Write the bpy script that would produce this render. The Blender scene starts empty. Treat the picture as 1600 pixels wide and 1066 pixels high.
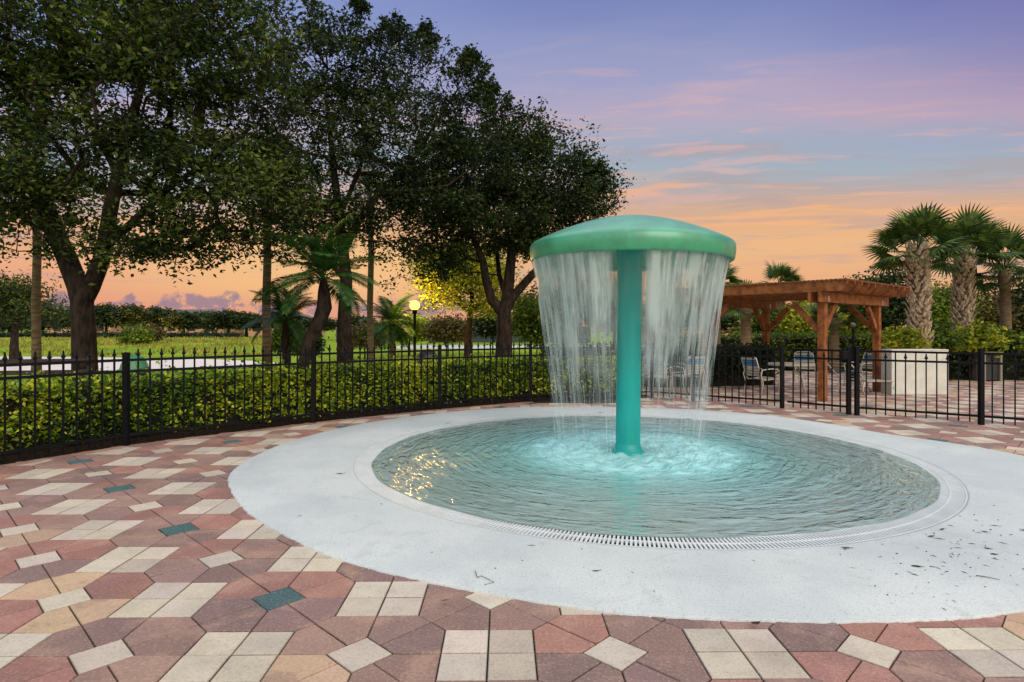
import bpy, math, random
import numpy as np
from mathutils import Vector, Matrix
S = bpy.context.scene
C = S.collection
R = math.radians
F, HOR, H = 950.0, 514.0, 1.5          # focal length in photo pixels, horizon row, eye height

# ------------------------------------------------------------------ camera
cam = bpy.data.objects.new('camera', bpy.data.cameras.new('camera'))
C.objects.link(cam)
cam.location = (0, 0, H)
cam.rotation_euler = (R(90), 0, 0)
cam.data.sensor_width = 36
cam.data.lens = F / 1600 * 36
cam.data.shift_y = -(533 - HOR) / 1600
cam.data.clip_end = 5000
S.camera = cam
S.view_settings.view_transform = 'Standard'
S.view_settings.look = 'None'
S.view_settings.exposure = 0.0
S.view_settings.gamma = 1
S.cycles.transparent_max_bounces = 24
S.cycles.max_bounces = 8


def lin(r, g, b):
    f = lambda c: (c / 255 / 12.92) if c / 255 <= .04045 else ((c / 255 + .055) / 1.055) ** 2.4
    return (f(r), f(g), f(b), 1)


# ------------------------------------------------------------------ sky
class NT:
    """small helper for node trees"""
    def __init__(s, tree):
        s.t = tree

    def n(s, typ, **kw):
        x = s.t.nodes.new(typ)
        for k, v in kw.items():
            setattr(x, k, v)
        return x

    def put(s, sock, v):
        if v is None:
            return
        if hasattr(v, 'is_output') or isinstance(v, bpy.types.NodeSocket):
            s.t.links.new(v, sock)
        else:
            sock.default_value = v

    def math(s, op, a, b=None, c=None, clamp=False):
        x = s.n('ShaderNodeMath', operation=op, use_clamp=clamp)
        s.put(x.inputs[0], a); s.put(x.inputs[1], b); s.put(x.inputs[2], c)
        return x.outputs[0]

    def rng(s, v, a, b, c=0.0, d=1.0, smooth=True):
        x = s.n('ShaderNodeMapRange', interpolation_type='SMOOTHSTEP' if smooth else 'LINEAR')
        for i, q in enumerate((v, a, b, c, d)):
            s.put(x.inputs[i], q)
        return x.outputs[0]

    def comb(s, x, y, z):
        c = s.n('ShaderNodeCombineXYZ')
        for i, q in enumerate((x, y, z)):
            s.put(c.inputs[i], q)
        return c.outputs[0]

    def noise(s, vec, scale, detail=3, rough=.5, out=0, dist=0.0):
        x = s.n('ShaderNodeTexNoise')
        if vec is not None:
            s.put(x.inputs['Vector'], vec)
        x.inputs['Scale'].default_value = scale
        x.inputs['Detail'].default_value = detail
        x.inputs['Roughness'].default_value = rough
        x.inputs['Distortion'].default_value = dist
        return x.outputs[out]

    def mix(s, f, a, b, typ='MIX'):
        x = s.n('ShaderNodeMix', data_type='RGBA', blend_type=typ)
        s.put(x.inputs[0], f); s.put(x.inputs[6], a); s.put(x.inputs[7], b)
        return x.outputs[2]

    def ramp(s, v, stops, interp='LINEAR'):
        x = s.n('ShaderNodeValToRGB')
        x.color_ramp.interpolation = interp
        e = x.color_ramp.elements
        while len(e) < len(stops):
            e.new(.5)
        for q, (p, c) in zip(e, stops):
            q.position = p; q.color = c if len(c) == 4 else (*c, 1)
        s.put(x.inputs[0], v)
        return x.outputs[0]


W = bpy.data.worlds.new('World')
S.world = W
W.use_nodes = True
W.node_tree.nodes.clear()
w = NT(W.node_tree)
tc = w.n('ShaderNodeTexCoord')
sp = w.n('ShaderNodeSeparateXYZ')
w.put(sp.inputs[0], tc.outputs['Generated'])
wx, wy, wz = sp.outputs
warp = w.noise(w.comb(w.math('MULTIPLY', wx, 1.6), w.math('MULTIPLY', wy, 1.2), w.math('MULTIPLY', wz, 7)), 1.7, 4, .55)
# the cloud bands lie straight across the view direction
te = w.math('DIVIDE', wz, w.math('MAXIMUM', wy, .4))
zb = w.math('SINE', w.math('ARCTANGENT', te))
ze = w.math('SUBTRACT', zb, w.math('MULTIPLY', wx, .012))
ze = w.math('ADD', ze, w.math('MULTIPLY', w.math('SUBTRACT', warp, .5), .05))
base = w.ramp(w.math('MULTIPLY', ze, 1.6), [
    (0.00, lin(222, 156, 132)), (.06, lin(230, 164, 130)), (.13, lin(236, 178, 132)), (.20, lin(236, 186, 138)),
    (.265, lin(228, 178, 136)), (.31, lin(210, 174, 150)), (.345, lin(186, 172, 170)), (.39, lin(166, 178, 190)),
    (.45, lin(164, 174, 194)), (.53, lin(182, 172, 194)), (.59, lin(164, 164, 198)), (.67, lin(148, 155, 196)),
    (.76, lin(122, 134, 187)), (1.0, lin(112, 124, 186))])
# pink bars and thin orange streaks
n2 = w.noise(w.comb(w.math('MULTIPLY', wx, 2.4), w.math('MULTIPLY', wy, 2), w.math('MULTIPLY', ze, 40)), 1.5, 5, .6)
st = w.math('MULTIPLY', w.rng(n2, .48, .60), w.math('MULTIPLY', w.rng(zb, .08, .16), w.rng(zb, .262, .225)))
base = w.mix(w.math('MULTIPLY', st, .7), base, lin(244, 182, 134))
n4 = w.noise(w.comb(w.math('MULTIPLY', wx, 2.0), w.math('MULTIPLY', wy, 2), w.math('MULTIPLY', ze, 22)), 2.3, 4, .6)
gr = w.math('MULTIPLY', w.rng(n4, .5, .68), w.math('MULTIPLY', w.rng(zb, .04, .1), w.rng(zb, .36, .28)))
base = w.mix(w.math('MULTIPLY', gr, .5), base, lin(178, 162, 164))
n6 = w.noise(w.comb(w.math('MULTIPLY', wx, 3.0), w.math('MULTIPLY', wy, 3), w.math('MULTIPLY', w.math('SUBTRACT', ze, w.math('MULTIPLY', wx, .05)), 30)), 1.9, 5, .62, dist=.4)
ws = w.math('MULTIPLY', w.rng(n6, .52, .66), w.math('MULTIPLY', w.rng(zb, .16, .22), w.rng(zb, .46, .30)))
base = w.mix(w.math('MULTIPLY', ws, .5), base, lin(226, 180, 172))
n3 = w.noise(w.comb(w.math('MULTIPLY', wx, 1.5), wy, w.math('MULTIPLY', ze, 9)), 2.0, 4, .55)
pk = w.math('MULTIPLY', w.rng(n3, .45, .65), w.math('MULTIPLY', w.rng(zb, .27, .33), w.rng(zb, .44, .36)))
base = w.mix(w.math('MULTIPLY', pk, .45), base, lin(200, 174, 190))
pur = w.math('MULTIPLY', w.rng(wx, .30, .72), w.rng(zb, .26, .44))
base = w.mix(w.math('MULTIPLY', pur, .45), base, lin(112, 92, 160))
# paler blue towards the left of the sky
lf = w.math('MULTIPLY', w.rng(wx, .15, -.35), w.rng(zb, .28, .45))
base = w.mix(w.math('MULTIPLY', lf, .5), base, lin(150, 168, 216))
# rosy low sky on the left
lr = w.math('MULTIPLY', w.rng(wx, -.35, -.65), w.rng(wz, .17, .06))
base = w.mix(w.math('MULTIPLY', lr, .35), base, lin(232, 150, 128))
gw = w.math('MULTIPLY', w.math('MULTIPLY', w.rng(wx, .1, -.25), w.rng(wx, -.62, -.35)), w.math('MULTIPLY', w.rng(wz, .03, .07), w.rng(wz, .17, .11)))
base = w.mix(w.math('MULTIPLY', gw, .6), base, lin(250, 198, 134))
# small purple cumulus low on the left
cn = w.noise(w.comb(w.math('MULTIPLY', wx, 1.0), wy, w.math('MULTIPLY', wz, 1.35)), 24, 6, .62)
cth = w.math('ADD', w.math('MULTIPLY', w.math('ABSOLUTE', w.math('SUBTRACT', wz, .036)), 9), .42)
cm = w.math('MULTIPLY', w.rng(w.math('SUBTRACT', cn, cth), -.03, .07), w.rng(wx, .02, -.12))
base = w.mix(w.math('MULTIPLY', cm, .85), base, lin(150, 128, 146))
# rest of the dome, out of view: brightened overhead and behind to light the ground
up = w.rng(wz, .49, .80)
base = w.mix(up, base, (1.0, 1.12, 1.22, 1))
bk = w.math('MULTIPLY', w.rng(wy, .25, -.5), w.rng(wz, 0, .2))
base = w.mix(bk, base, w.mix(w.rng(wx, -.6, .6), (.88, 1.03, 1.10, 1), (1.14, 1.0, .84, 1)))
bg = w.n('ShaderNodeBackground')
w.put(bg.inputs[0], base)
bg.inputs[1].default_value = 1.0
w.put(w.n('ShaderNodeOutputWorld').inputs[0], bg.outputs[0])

# one weak, very soft sun: fill added from behind the viewer
sun = bpy.data.objects.new('sun', bpy.data.lights.new('sun', 'SUN'))
C.objects.link(sun)
sun.data.energy = 1.5
sun.data.angle = R(40)
sun.data.color = (1, .95, .88)
sun.rotation_euler = Vector((-.40, .80, -.62)).to_track_quat('-Z', 'Y').to_euler()


# ------------------------------------------------------------------ helpers
def at(px, py, z=0.0):
    """the point of height z seen at photo pixel (px, py)"""
    Y = F * (H - z) / (py - HOR)
    return Vector(((px - 800) * Y / F, Y, z))


def atd(px, py, Y):
    return Vector(((px - 800) * Y / F, Y, H + (HOR - py) * Y / F))


class MB:
    def __init__(s):
        s.v = []; s.f = []; s.c = []

    def quad(s, a, b, c, d):
        k = len(s.v); s.v += [tuple(a), tuple(b), tuple(c), tuple(d)]; s.f.append((k, k + 1, k + 2, k + 3))

    def poly(s, pts):
        k = len(s.v); s.v += [tuple(p) for p in pts]; s.f.append(tuple(range(k, k + len(pts))))

    def box(s, c, d, rz=0, m=None):
        cx, cy, cz = c; a, b, h = d[0] / 2, d[1] / 2, d[2] / 2
        k = len(s.v); cr, sr = math.cos(rz), math.sin(rz)
        for z in (-h, h):
            for x, y in ((-a, -b), (a, -b), (a, b), (-a, b)):
                s.v.append((cx + cr * x - sr * y, cy + sr * x + cr * y, cz + z))
        s.f += [(k + i for i in q) for q in ()]
        for q in ((3, 2, 1, 0), (4, 5, 6, 7), (0, 1, 5, 4), (1, 2, 6, 5), (2, 3, 7, 6), (3, 0, 4, 7)):
            s.f.append(tuple(k + i for i in q))

    def beam(s, p, q, wd, ht, up=Vector((0, 0, 1))):
        """a square bar from p to q"""
        p, q = Vector(p), Vector(q); d = (q - p).normalized()
        sd = d.cross(up)
        if sd.length < 1e-4:
            sd = Vector((1, 0, 0))
        sd.normalize(); u = sd.cross(d).normalized()
        k = len(s.v)
        for o in (p, q):
            for x, y in ((-1, -1), (1, -1), (1, 1), (-1, 1)):
                s.v.append(tuple(o + sd * x * wd / 2 + u * y * ht / 2))
        for qd in ((0, 1, 2, 3), (7, 6, 5, 4), (0, 4, 5, 1), (1, 5, 6, 2), (2, 6, 7, 3), (3, 7, 4, 0)):
            s.f.append(tuple(k + i for i in qd))

    def tube(s, pts, rad, n=8, cap=True):
        pts = [Vector(p) for p in pts]
        if not hasattr(rad, '__len__'):
            rad = [rad] * len(pts)
        k0 = len(s.v); N = len(pts); prev = None
        for i, p in enumerate(pts):
            d = (pts[min(i + 1, N - 1)] - pts[max(i - 1, 0)])
            if d.length < 1e-9:
                d = Vector((0, 0, 1))
            d.normalize()
            a = prev if prev is not None else (Vector((0, 0, 1)).cross(d) if abs(d.z) < .9 else Vector((1, 0, 0)))
            a = a - d * a.dot(d)
            if a.length < 1e-6:
                a = d.orthogonal()
            a.normalize(); prev = a; b = d.cross(a)
            for j in range(n):
                t = 2 * math.pi * j / n
                s.v.append(tuple(p + (a * math.cos(t) + b * math.sin(t)) * rad[i]))
        for i in range(N - 1):
            for j in range(n):
                j2 = (j + 1) % n
                s.f.append((k0 + i * n + j, k0 + i * n + j2, k0 + (i + 1) * n + j2, k0 + (i + 1) * n + j))
        if cap:
            s.f.append(tuple(k0 + j for j in reversed(range(n))))
            s.f.append(tuple(k0 + (N - 1) * n + j for j in range(n)))

    def lathe(s, prof, n=48, c=(0, 0, 0), close=False):
        k0 = len(s.v)
        for r, z in prof:
            for j in range(n):
                t = 2 * math.pi * j / n
                s.v.append((c[0] + r * math.cos(t), c[1] + r * math.sin(t), c[2] + z))
        for i in range(len(prof) - 1):
            for j in range(n):
                j2 = (j + 1) % n
                s.f.append((k0 + i * n + j, k0 + i * n + j2, k0 + (i + 1) * n + j2, k0 + (i + 1) * n + j))

    def build(s, name, mat, parent=None, smooth=False, bevel=0, colors=None):
        return link_mesh(name, np.array(s.v, 'f4'), s.f, mat, parent, smooth, bevel, colors)


def link_mesh(name, v, f, mat, parent=None, smooth=False, bevel=0, colors=None):
    me = bpy.data.meshes.new(name)
    off = np.array(parent.get('_o', (0, 0, 0)), 'f4') if parent is not None else np.zeros(3, 'f4')
    v = np.asarray(v, 'f4') - off
    me.vertices.add(len(v)); me.vertices.foreach_set('co', v.ravel())
    if isinstance(f, np.ndarray):
        cnt = np.full(len(f), f.shape[1], 'i4'); idx = f.astype('i4').ravel()
    else:
        cnt = np.array([len(q) for q in f], 'i4'); idx = np.array([i for q in f for i in q], 'i4')
    me.loops.add(len(idx)); me.loops.foreach_set('vertex_index', idx)
    me.polygons.add(len(cnt))
    st_ = np.concatenate([[0], np.cumsum(cnt)[:-1]]).astype('i4')
    me.polygons.foreach_set('loop_start', st_)
    me.polygons.foreach_set('use_smooth', np.full(len(cnt), smooth))
    if colors is not None:
        at_ = me.color_attributes.new('tint', 'FLOAT_COLOR', 'POINT')
        at_.data.foreach_set('color', np.asarray(colors, 'f4').ravel())
    me.update(calc_edges=True); me.validate()
    me.materials.append(mat)
    o = bpy.data.objects.new(name, me)
    C.objects.link(o)
    if parent is not None:
        o.parent = parent
    if bevel:
        b = o.modifiers.new('bevel', 'BEVEL'); b.width = bevel; b.segments = 2; b.limit_method = 'ANGLE'
    return o


def tag(o, label=None, cat=None, group=None, kind=None):
    if label: o['label'] = label
    if cat: o['category'] = cat
    if group: o['group'] = group
    if kind: o['kind'] = kind
    return o


def thing(name, loc, label, cat, group=None, rz=0, world=True):
    o = bpy.data.objects.new(name, None); C.objects.link(o)
    o.location = loc; o.rotation_euler = (0, 0, rz); o.empty_display_size = .2
    if world: o['_o'] = tuple(loc)
    return tag(o, label, cat, group)


def dup(root, loc, rz=0, label=None, scale=1.0, group=None):
    r = root.copy(); C.objects.link(r); r.location = loc; r.rotation_euler = (0, 0, rz); r.scale = (scale,) * 3
    if label: r['label'] = label
    if group: r['group'] = group
    for ch in list(root.children):
        c = ch.copy(); C.objects.link(c); c.parent = r
        for g in list(ch.children):
            d = g.copy(); C.objects.link(d); d.parent = c
    return r


def copy_part(src, parent, mat4):
    o = src.copy(); C.objects.link(o); o.parent = parent; o.matrix_local = mat4
    for g in list(src.children):
        d = g.copy(); C.objects.link(d); d.parent = o
    return o


# ------------------------------------------------------------------ materials
def mat(name, col, rough=.6, metal=0, var=.0, vscale=8, bump=0, bscale=60, col2=None, spec=.5, coords='Object', stretch=None, detail=4):
    m = bpy.data.materials.new(name); m.use_nodes = True
    t = NT(m.node_tree); b = m.node_tree.nodes['Principled BSDF']
    b.inputs['Roughness'].default_value = rough; b.inputs['Metallic'].default_value = metal
    b.inputs['Specular IOR Level'].default_value = spec
    co = t.n('ShaderNodeTexCoord').outputs[coords]
    if stretch:
        mp = t.n('ShaderNodeMapping'); mp.inputs['Scale'].default_value = stretch
        t.put(mp.inputs[0], co); co = mp.outputs[0]
    c4 = (*col[:3], 1)
    if var or col2:
        n = t.noise(co, vscale, detail, .6)
        c2 = (*col2[:3], 1) if col2 else tuple(x * (1 - var) for x in col[:3]) + (1,)
        t.put(b.inputs['Base Color'], t.mix(t.rng(n, .35, .65), c4, c2))
    else:
        b.inputs['Base Color'].default_value = c4
    if bump:
        bp = t.n('ShaderNodeBump'); bp.inputs['Strength'].default_value = bump; bp.inputs['Distance'].default_value = .01
        t.put(bp.inputs['Height'], t.noise(co, bscale, 4, .65)); t.put(b.inputs['Normal'], bp.outputs[0])
    return m


def leaf_mat(name, cols, trans=.25, rough=.55, spec=.25):
    """foliage: each leaf takes a colour of its own from a short range"""
    m = bpy.data.materials.new(name); m.use_nodes = True
    t = NT(m.node_tree); b = m.node_tree.nodes['Principled BSDF']
    g = t.n('ShaderNodeNewGeometry')
    k = len(cols)
    big = t.noise(t.n('ShaderNodeTexCoord').outputs['Object'], .9, 2, .5)
    val = t.math('ADD', t.math('MULTIPLY', g.outputs['Random Per Island'], .82), t.math('MULTIPLY', t.math('SUBTRACT', big, .40), 1.3), clamp=True)
    c = t.ramp(val, [(i / max(1, k - 1), q) for i, q in enumerate(cols)])
    t.put(b.inputs['Base Color'], c)
    b.inputs['Roughness'].default_value = rough; b.inputs['Specular IOR Level'].default_value = spec
    if trans:
        tr = t.n('ShaderNodeBsdfTranslucent'); t.put(tr.inputs[0], c)
        ms = t.n('ShaderNodeMixShader'); ms.inputs[0].default_value = trans
        t.put(ms.inputs[1], b.outputs[0]); t.put(ms.inputs[2], tr.outputs[0])
        t.put(m.node_tree.nodes['Material Output'].inputs[0], ms.outputs[0])
    return m


def emit(name, col, s):
    m = bpy.data.materials.new(name); m.use_nodes = True
    b = m.node_tree.nodes['Principled BSDF']
    b.inputs['Base Color'].default_value = (*col, 1)
    b.inputs['Emission Color'].default_value = (*col, 1); b.inputs['Emission Strength'].default_value = s
    return m


M = {}
M['black'] = mat('black_powder_coat', (.006, .006, .0075), .5, 0, .35, 5, .15, 90, spec=.16)
M['bark'] = mat('bark', (.045, .03, .02), .9, 0, 0, 14, .9, 26, (.014, .009, .006), .2, stretch=(1, 1, .35))
M['palmbark'] = mat('palm_bark', (.24, .165, .095), .9, 0, 0, 9, .9, 30, (.13, .085, .045), .2, stretch=(.6, .6, 3))
M['boot'] = mat('palm_boot', (.62, .48, .33), .85, 0, 0, 12, .6, 40, (.24, .15, .09), .2)
M['dark_boot'] = mat('old_palm_boot', (.24, .13, .055), .85, 0, 0, 12, .6, 40, (.08, .04, .02), .2)
M['green_paint'] = mat('fountain_green_gelcoat', (.042, .36, .185), .5, 0, .28, 3.5, .25, 220, spec=.5)
_b = M['green_paint'].node_tree.nodes['Principled BSDF']
_b.inputs['Coat Weight'].default_value = 1; _b.inputs['Coat Roughness'].default_value = .34; _b.inputs['Coat IOR'].default_value = 1.6
M['teal_paint'] = mat('fountain_teal_paint', (.004, .43, .39), .42, 0, .25, 2.5, .12, 200, spec=.5, stretch=(1, 1, .3))
M['cedar'] = mat('stained_cedar', (.36, .12, .032), .62, 0, 0, 7, .5, 30, (.17, .052, .016), .3, stretch=(1, 1, 1), detail=6)
M['cedar_dark'] = mat('stained_cedar_lattice', (.20, .075, .03), .7, 0, 0, 10, .35, 30, (.14, .04, .012), .3)
M['galv'] = mat('galvanised_bracket', (.55, .5, .42), .5, .6, .3, 20)
M['white_wall'] = mat('white_stucco', (.72, .69, .60), .85, 0, .14, 3.5, .5, 90)
M['chair'] = mat('white_powder_frame', (.52, .46, .36), .4, 0, .2, 8)
M['strap'] = mat('white_vinyl_strap', (.46, .42, .35), .5, 0, .2, 8)
M['blue_strap'] = mat('blue_vinyl_strap', (.045, .20, .40), .5, 0, .25, 8)
M['bin'] = mat('bin_green', (.03, .11, .06), .5, 0, .25, 5)
M['bin_lid'] = mat('bin_lid_green', (.07, .26, .14), .45, 0, .2, 5)
M['bin_dark'] = mat('bin_charcoal', (.02, .022, .024), .5, 0, .25, 5)
M['bin_stone'] = mat('bin_pebble_panel', (.34, .29, .22), .8, 0, .35, 40, .6, 120)
M['timber'] = mat('dark_timber', (.05, .033, .022), .8, 0, .4, 8, .4, 40)
M['soil'] = mat('mulch', (.035, .02, .013), .95, 0, 0, 30, .9, 60, (.012, .008, .006), .1)
M['screen'] = mat('court_screen', (.035, .05, .045), .8, 0, .3, .6)
M['house'] = mat('peach_stucco', (.55, .30, .17), .85, 0, .12, .8)
M['roof'] = mat('grey_shingle', (.16, .13, .12), .85, 0, .3, 1.5)
M['glass'] = mat('dark_window', (.03, .03, .035), .1)
M['globe_off'] = mat('opal_globe', (.12, .085, .05), .3)
M['lamp'] = emit('lit_globe', (1, .50, .085), 3.6)
M['far_lamp'] = emit('lit_far_lamp', (1, .33, .06), 60)
M['road'] = mat('pale_paving', (.55, .53, .50), .8, 0, .15, .3)
M['deadleaf'] = mat('dead_leaf', (.05, .025, .014), .7, 0, .5, 60)
M['twig'] = mat('dry_twig', (.13, .09, .06), .8, 0, .5, 60)
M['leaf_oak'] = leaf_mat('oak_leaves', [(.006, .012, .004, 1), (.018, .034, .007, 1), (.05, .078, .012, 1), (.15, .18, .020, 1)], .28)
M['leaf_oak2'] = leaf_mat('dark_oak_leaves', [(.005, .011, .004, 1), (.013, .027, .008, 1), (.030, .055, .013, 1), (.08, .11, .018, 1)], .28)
M['leaf_mid'] = leaf_mat('mid_green_leaves', [(.026, .055, .008, 1), (.11, .17, .018, 1), (.30, .36, .035, 1)], .3)
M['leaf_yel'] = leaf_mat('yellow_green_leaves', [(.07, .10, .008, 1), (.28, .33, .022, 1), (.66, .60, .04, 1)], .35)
M['leaf_brown'] = leaf_mat('brownish_leaves', [(.04, .035, .012, 1), (.11, .09, .025, 1), (.20, .15, .04, 1)], .3)
M['leaf_hedge'] = leaf_mat('hedge_leaves', [(.010, .026, .003, 1), (.05, .13, .008, 1), (.26, .40, .016, 1), (.80, .78, .05, 1)], .3, .45, .4)
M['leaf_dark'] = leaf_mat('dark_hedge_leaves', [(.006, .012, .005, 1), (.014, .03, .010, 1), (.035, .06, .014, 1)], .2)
M['fan'] = leaf_mat('fan_palm_leaf', [(.014, .034, .009, 1), (.06, .11, .022, 1), (.20, .26, .05, 1)], .25, .45, .3)
M['fan_y'] = leaf_mat('pale_fan_palm_leaf', [(.04, .07, .014, 1), (.12, .15, .025, 1)], .25, .4, .4)
M['pinnate'] = leaf_mat('feather_palm_leaf', [(.008, .030, .006, 1), (.028, .085, .012, 1), (.085, .16, .020, 1)], .25, .45, .3)
M['rachis'] = mat('palm_rachis', (.12, .13, .04), .6, 0, .3, 8)
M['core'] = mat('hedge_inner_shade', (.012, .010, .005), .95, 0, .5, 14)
M['wetsand'] = mat('joint_sand', (.030, .022, .017), .95, 0, .4, 40)


def grass_mat():
    m = bpy.data.materials.new('lawn'); m.use_nodes = True
    t = NT(m.node_tree); b = m.node_tree.nodes['Principled BSDF']
    co = t.n('ShaderNodeTexCoord').outputs['Object']
    n = t.noise(co, .22, 5, .6); n2 = t.noise(co, 2.2, 4, .7)
    c = t.ramp(t.math('ADD', t.math('MULTIPLY', n, .6), t.math('MULTIPLY', n2, .4)),
               [(.3, (.09, .15, .012, 1)), (.5, (.22, .34, .018, 1)), (.66, (.42, .40, .04, 1))])
    t.put(b.inputs['Base Color'], c); b.inputs['Roughness'].default_value = .9
    b.inputs['Specular IOR Level'].default_value = .1
    bp = t.n('ShaderNodeBump'); bp.inputs['Strength'].default_value = .8; bp.inputs['Distance'].default_value = .1
    t.put(bp.inputs['Height'], t.noise(co, 9, 4, .7)); t.put(b.inputs['Normal'], bp.outputs[0])
    return m


M['grass'] = grass_mat()
M['blade'] = leaf_mat('grass_blades', [(.14, .22, .014, 1), (.30, .38, .03, 1), (.52, .46, .06, 1)], .3)
M['reed'] = leaf_mat('bank_grass_blades', [(.07, .09, .015, 1), (.22, .22, .03, 1), (.42, .34, .06, 1), (.50, .44, .06, 1)], .3)


def paver_mat():
    m = bpy.data.materials.new('concrete_pavers'); m.use_nodes = True
    t = NT(m.node_tree); b = m.node_tree.nodes['Principled BSDF']
    a = t.n('ShaderNodeAttribute', attribute_name='tint')
    co = t.n('ShaderNodeTexCoord').outputs['Object']
    n = t.noise(co, 6, 5, .65); n2 = t.noise(co, 190, 3, .6); n3 = t.noise(co, 1.1, 3, .6); n5 = t.noise(co, 3.6, 4, .6, dist=.6)
    mot = a.outputs['Alpha']
    src = t.mix(t.math('MULTIPLY', t.rng(n5, .48, .70, 0, .5), mot), a.outputs['Color'], (.54, .32, .23, 1))
    src = t.mix(t.math('MULTIPLY', t.rng(n5, .46, .30, 0, .45), mot), src, (.24, .14, .12, 1))
    c = t.mix(t.rng(n, .40, .70, 0, .32), src, t.mix(.5, src, (.14, .10, .09, 1)))
    c = t.mix(t.rng(n2, .5, .75, 0, .35), c, t.mix(.5, c, (.6, .5, .42, 1)))
    c = t.mix(t.rng(n2, .46, .3, 0, .35), c, t.mix(.7, c, (.03, .025, .022, 1)))
    c = t.mix(t.rng(n3, .5, .72, 0, .25), c, (.10, .075, .065, 1))
    t.put(b.inputs['Base Color'], c); b.inputs['Roughness'].default_value = .75
    g = t.noise(co, 62, 3, .75); g2 = t.noise(co, 24, 4, .7)
    c = t.mix(t.rng(g, .50, .68, 0, .42), c, t.mix(.6, c, (.08, .06, .055, 1)))
    c = t.mix(t.rng(g, .48, .34, 0, .40), c, t.mix(.5, c, (.75, .62, .52, 1)))
    c = t.mix(t.rng(g2, .58, .74, 0, .35), c, t.mix(.6, c, (.10, .08, .07, 1)))
    t.put(b.inputs['Base Color'], c)
    b.inputs['Specular IOR Level'].default_value = .35
    bp = t.n('ShaderNodeBump'); bp.inputs['Strength'].default_value = .5; bp.inputs['Distance'].default_value = .004
    t.put(bp.inputs['Height'], n2); t.put(b.inputs['Normal'], bp.outputs[0])
    return m


M['paver'] = paver_mat()


def apron_mat():
    m = bpy.data.materials.new('white_cool_deck'); m.use_nodes = True
    t = NT(m.node_tree); b = m.node_tree.nodes['Principled BSDF']
    co = t.n('ShaderNodeTexCoord').outputs['Object']
    n = t.noise(co, .8, 5, .6); n2 = t.noise(co, 70, 4, .7); n3 = t.noise(co, 6, 5, .7)
    c = t.mix(t.rng(n, .35, .65), (.66, .67, .655, 1), (.55, .575, .58, 1))
    c = t.mix(t.rng(n3, .55, .75, 0, .35), c, (.40, .42, .40, 1))
    n7 = t.noise(co, 2.1, 6, .72, dist=1.2)
    c = t.mix(t.rng(n7, .54, .72, 0, .5), c, (.44, .45, .42, 1))
    c = t.mix(t.rng(t.noise(co, 14, 5, .75), .60, .74, 0, .45), c, (.36, .35, .31, 1))
    c = t.mix(t.rng(n2, .52, .66, 0, .55), c, (.30, .31, .30, 1))
    c = t.mix(t.rng(t.noise(co, 240, 2, .5), .62, .72, 0, .5), c, (.16, .16, .15, 1))
    t.put(b.inputs['Base Color'], c); b.inputs['Roughness'].default_value = .8
    bp = t.n('ShaderNodeBump'); bp.inputs['Strength'].default_value = .6; bp.inputs['Distance'].default_value = .005
    t.put(bp.inputs['Height'], n2); t.put(b.inputs['Normal'], bp.outputs[0])
    return m


M['apron'] = apron_mat()
M['basin'] = mat('pool_plaster', (.50, .58, .53), .7, 0, .2, 3)
M['grate'] = mat('white_plastic_grate', (.74, .76, .76), .4, 0, .1, 4)
M['slot'] = mat('drain_channel', (.015, .03, .035), .7, 0, .3, 6)

PC = Vector((1.45, 7.35, 0))           # centre of the splash pad


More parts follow.
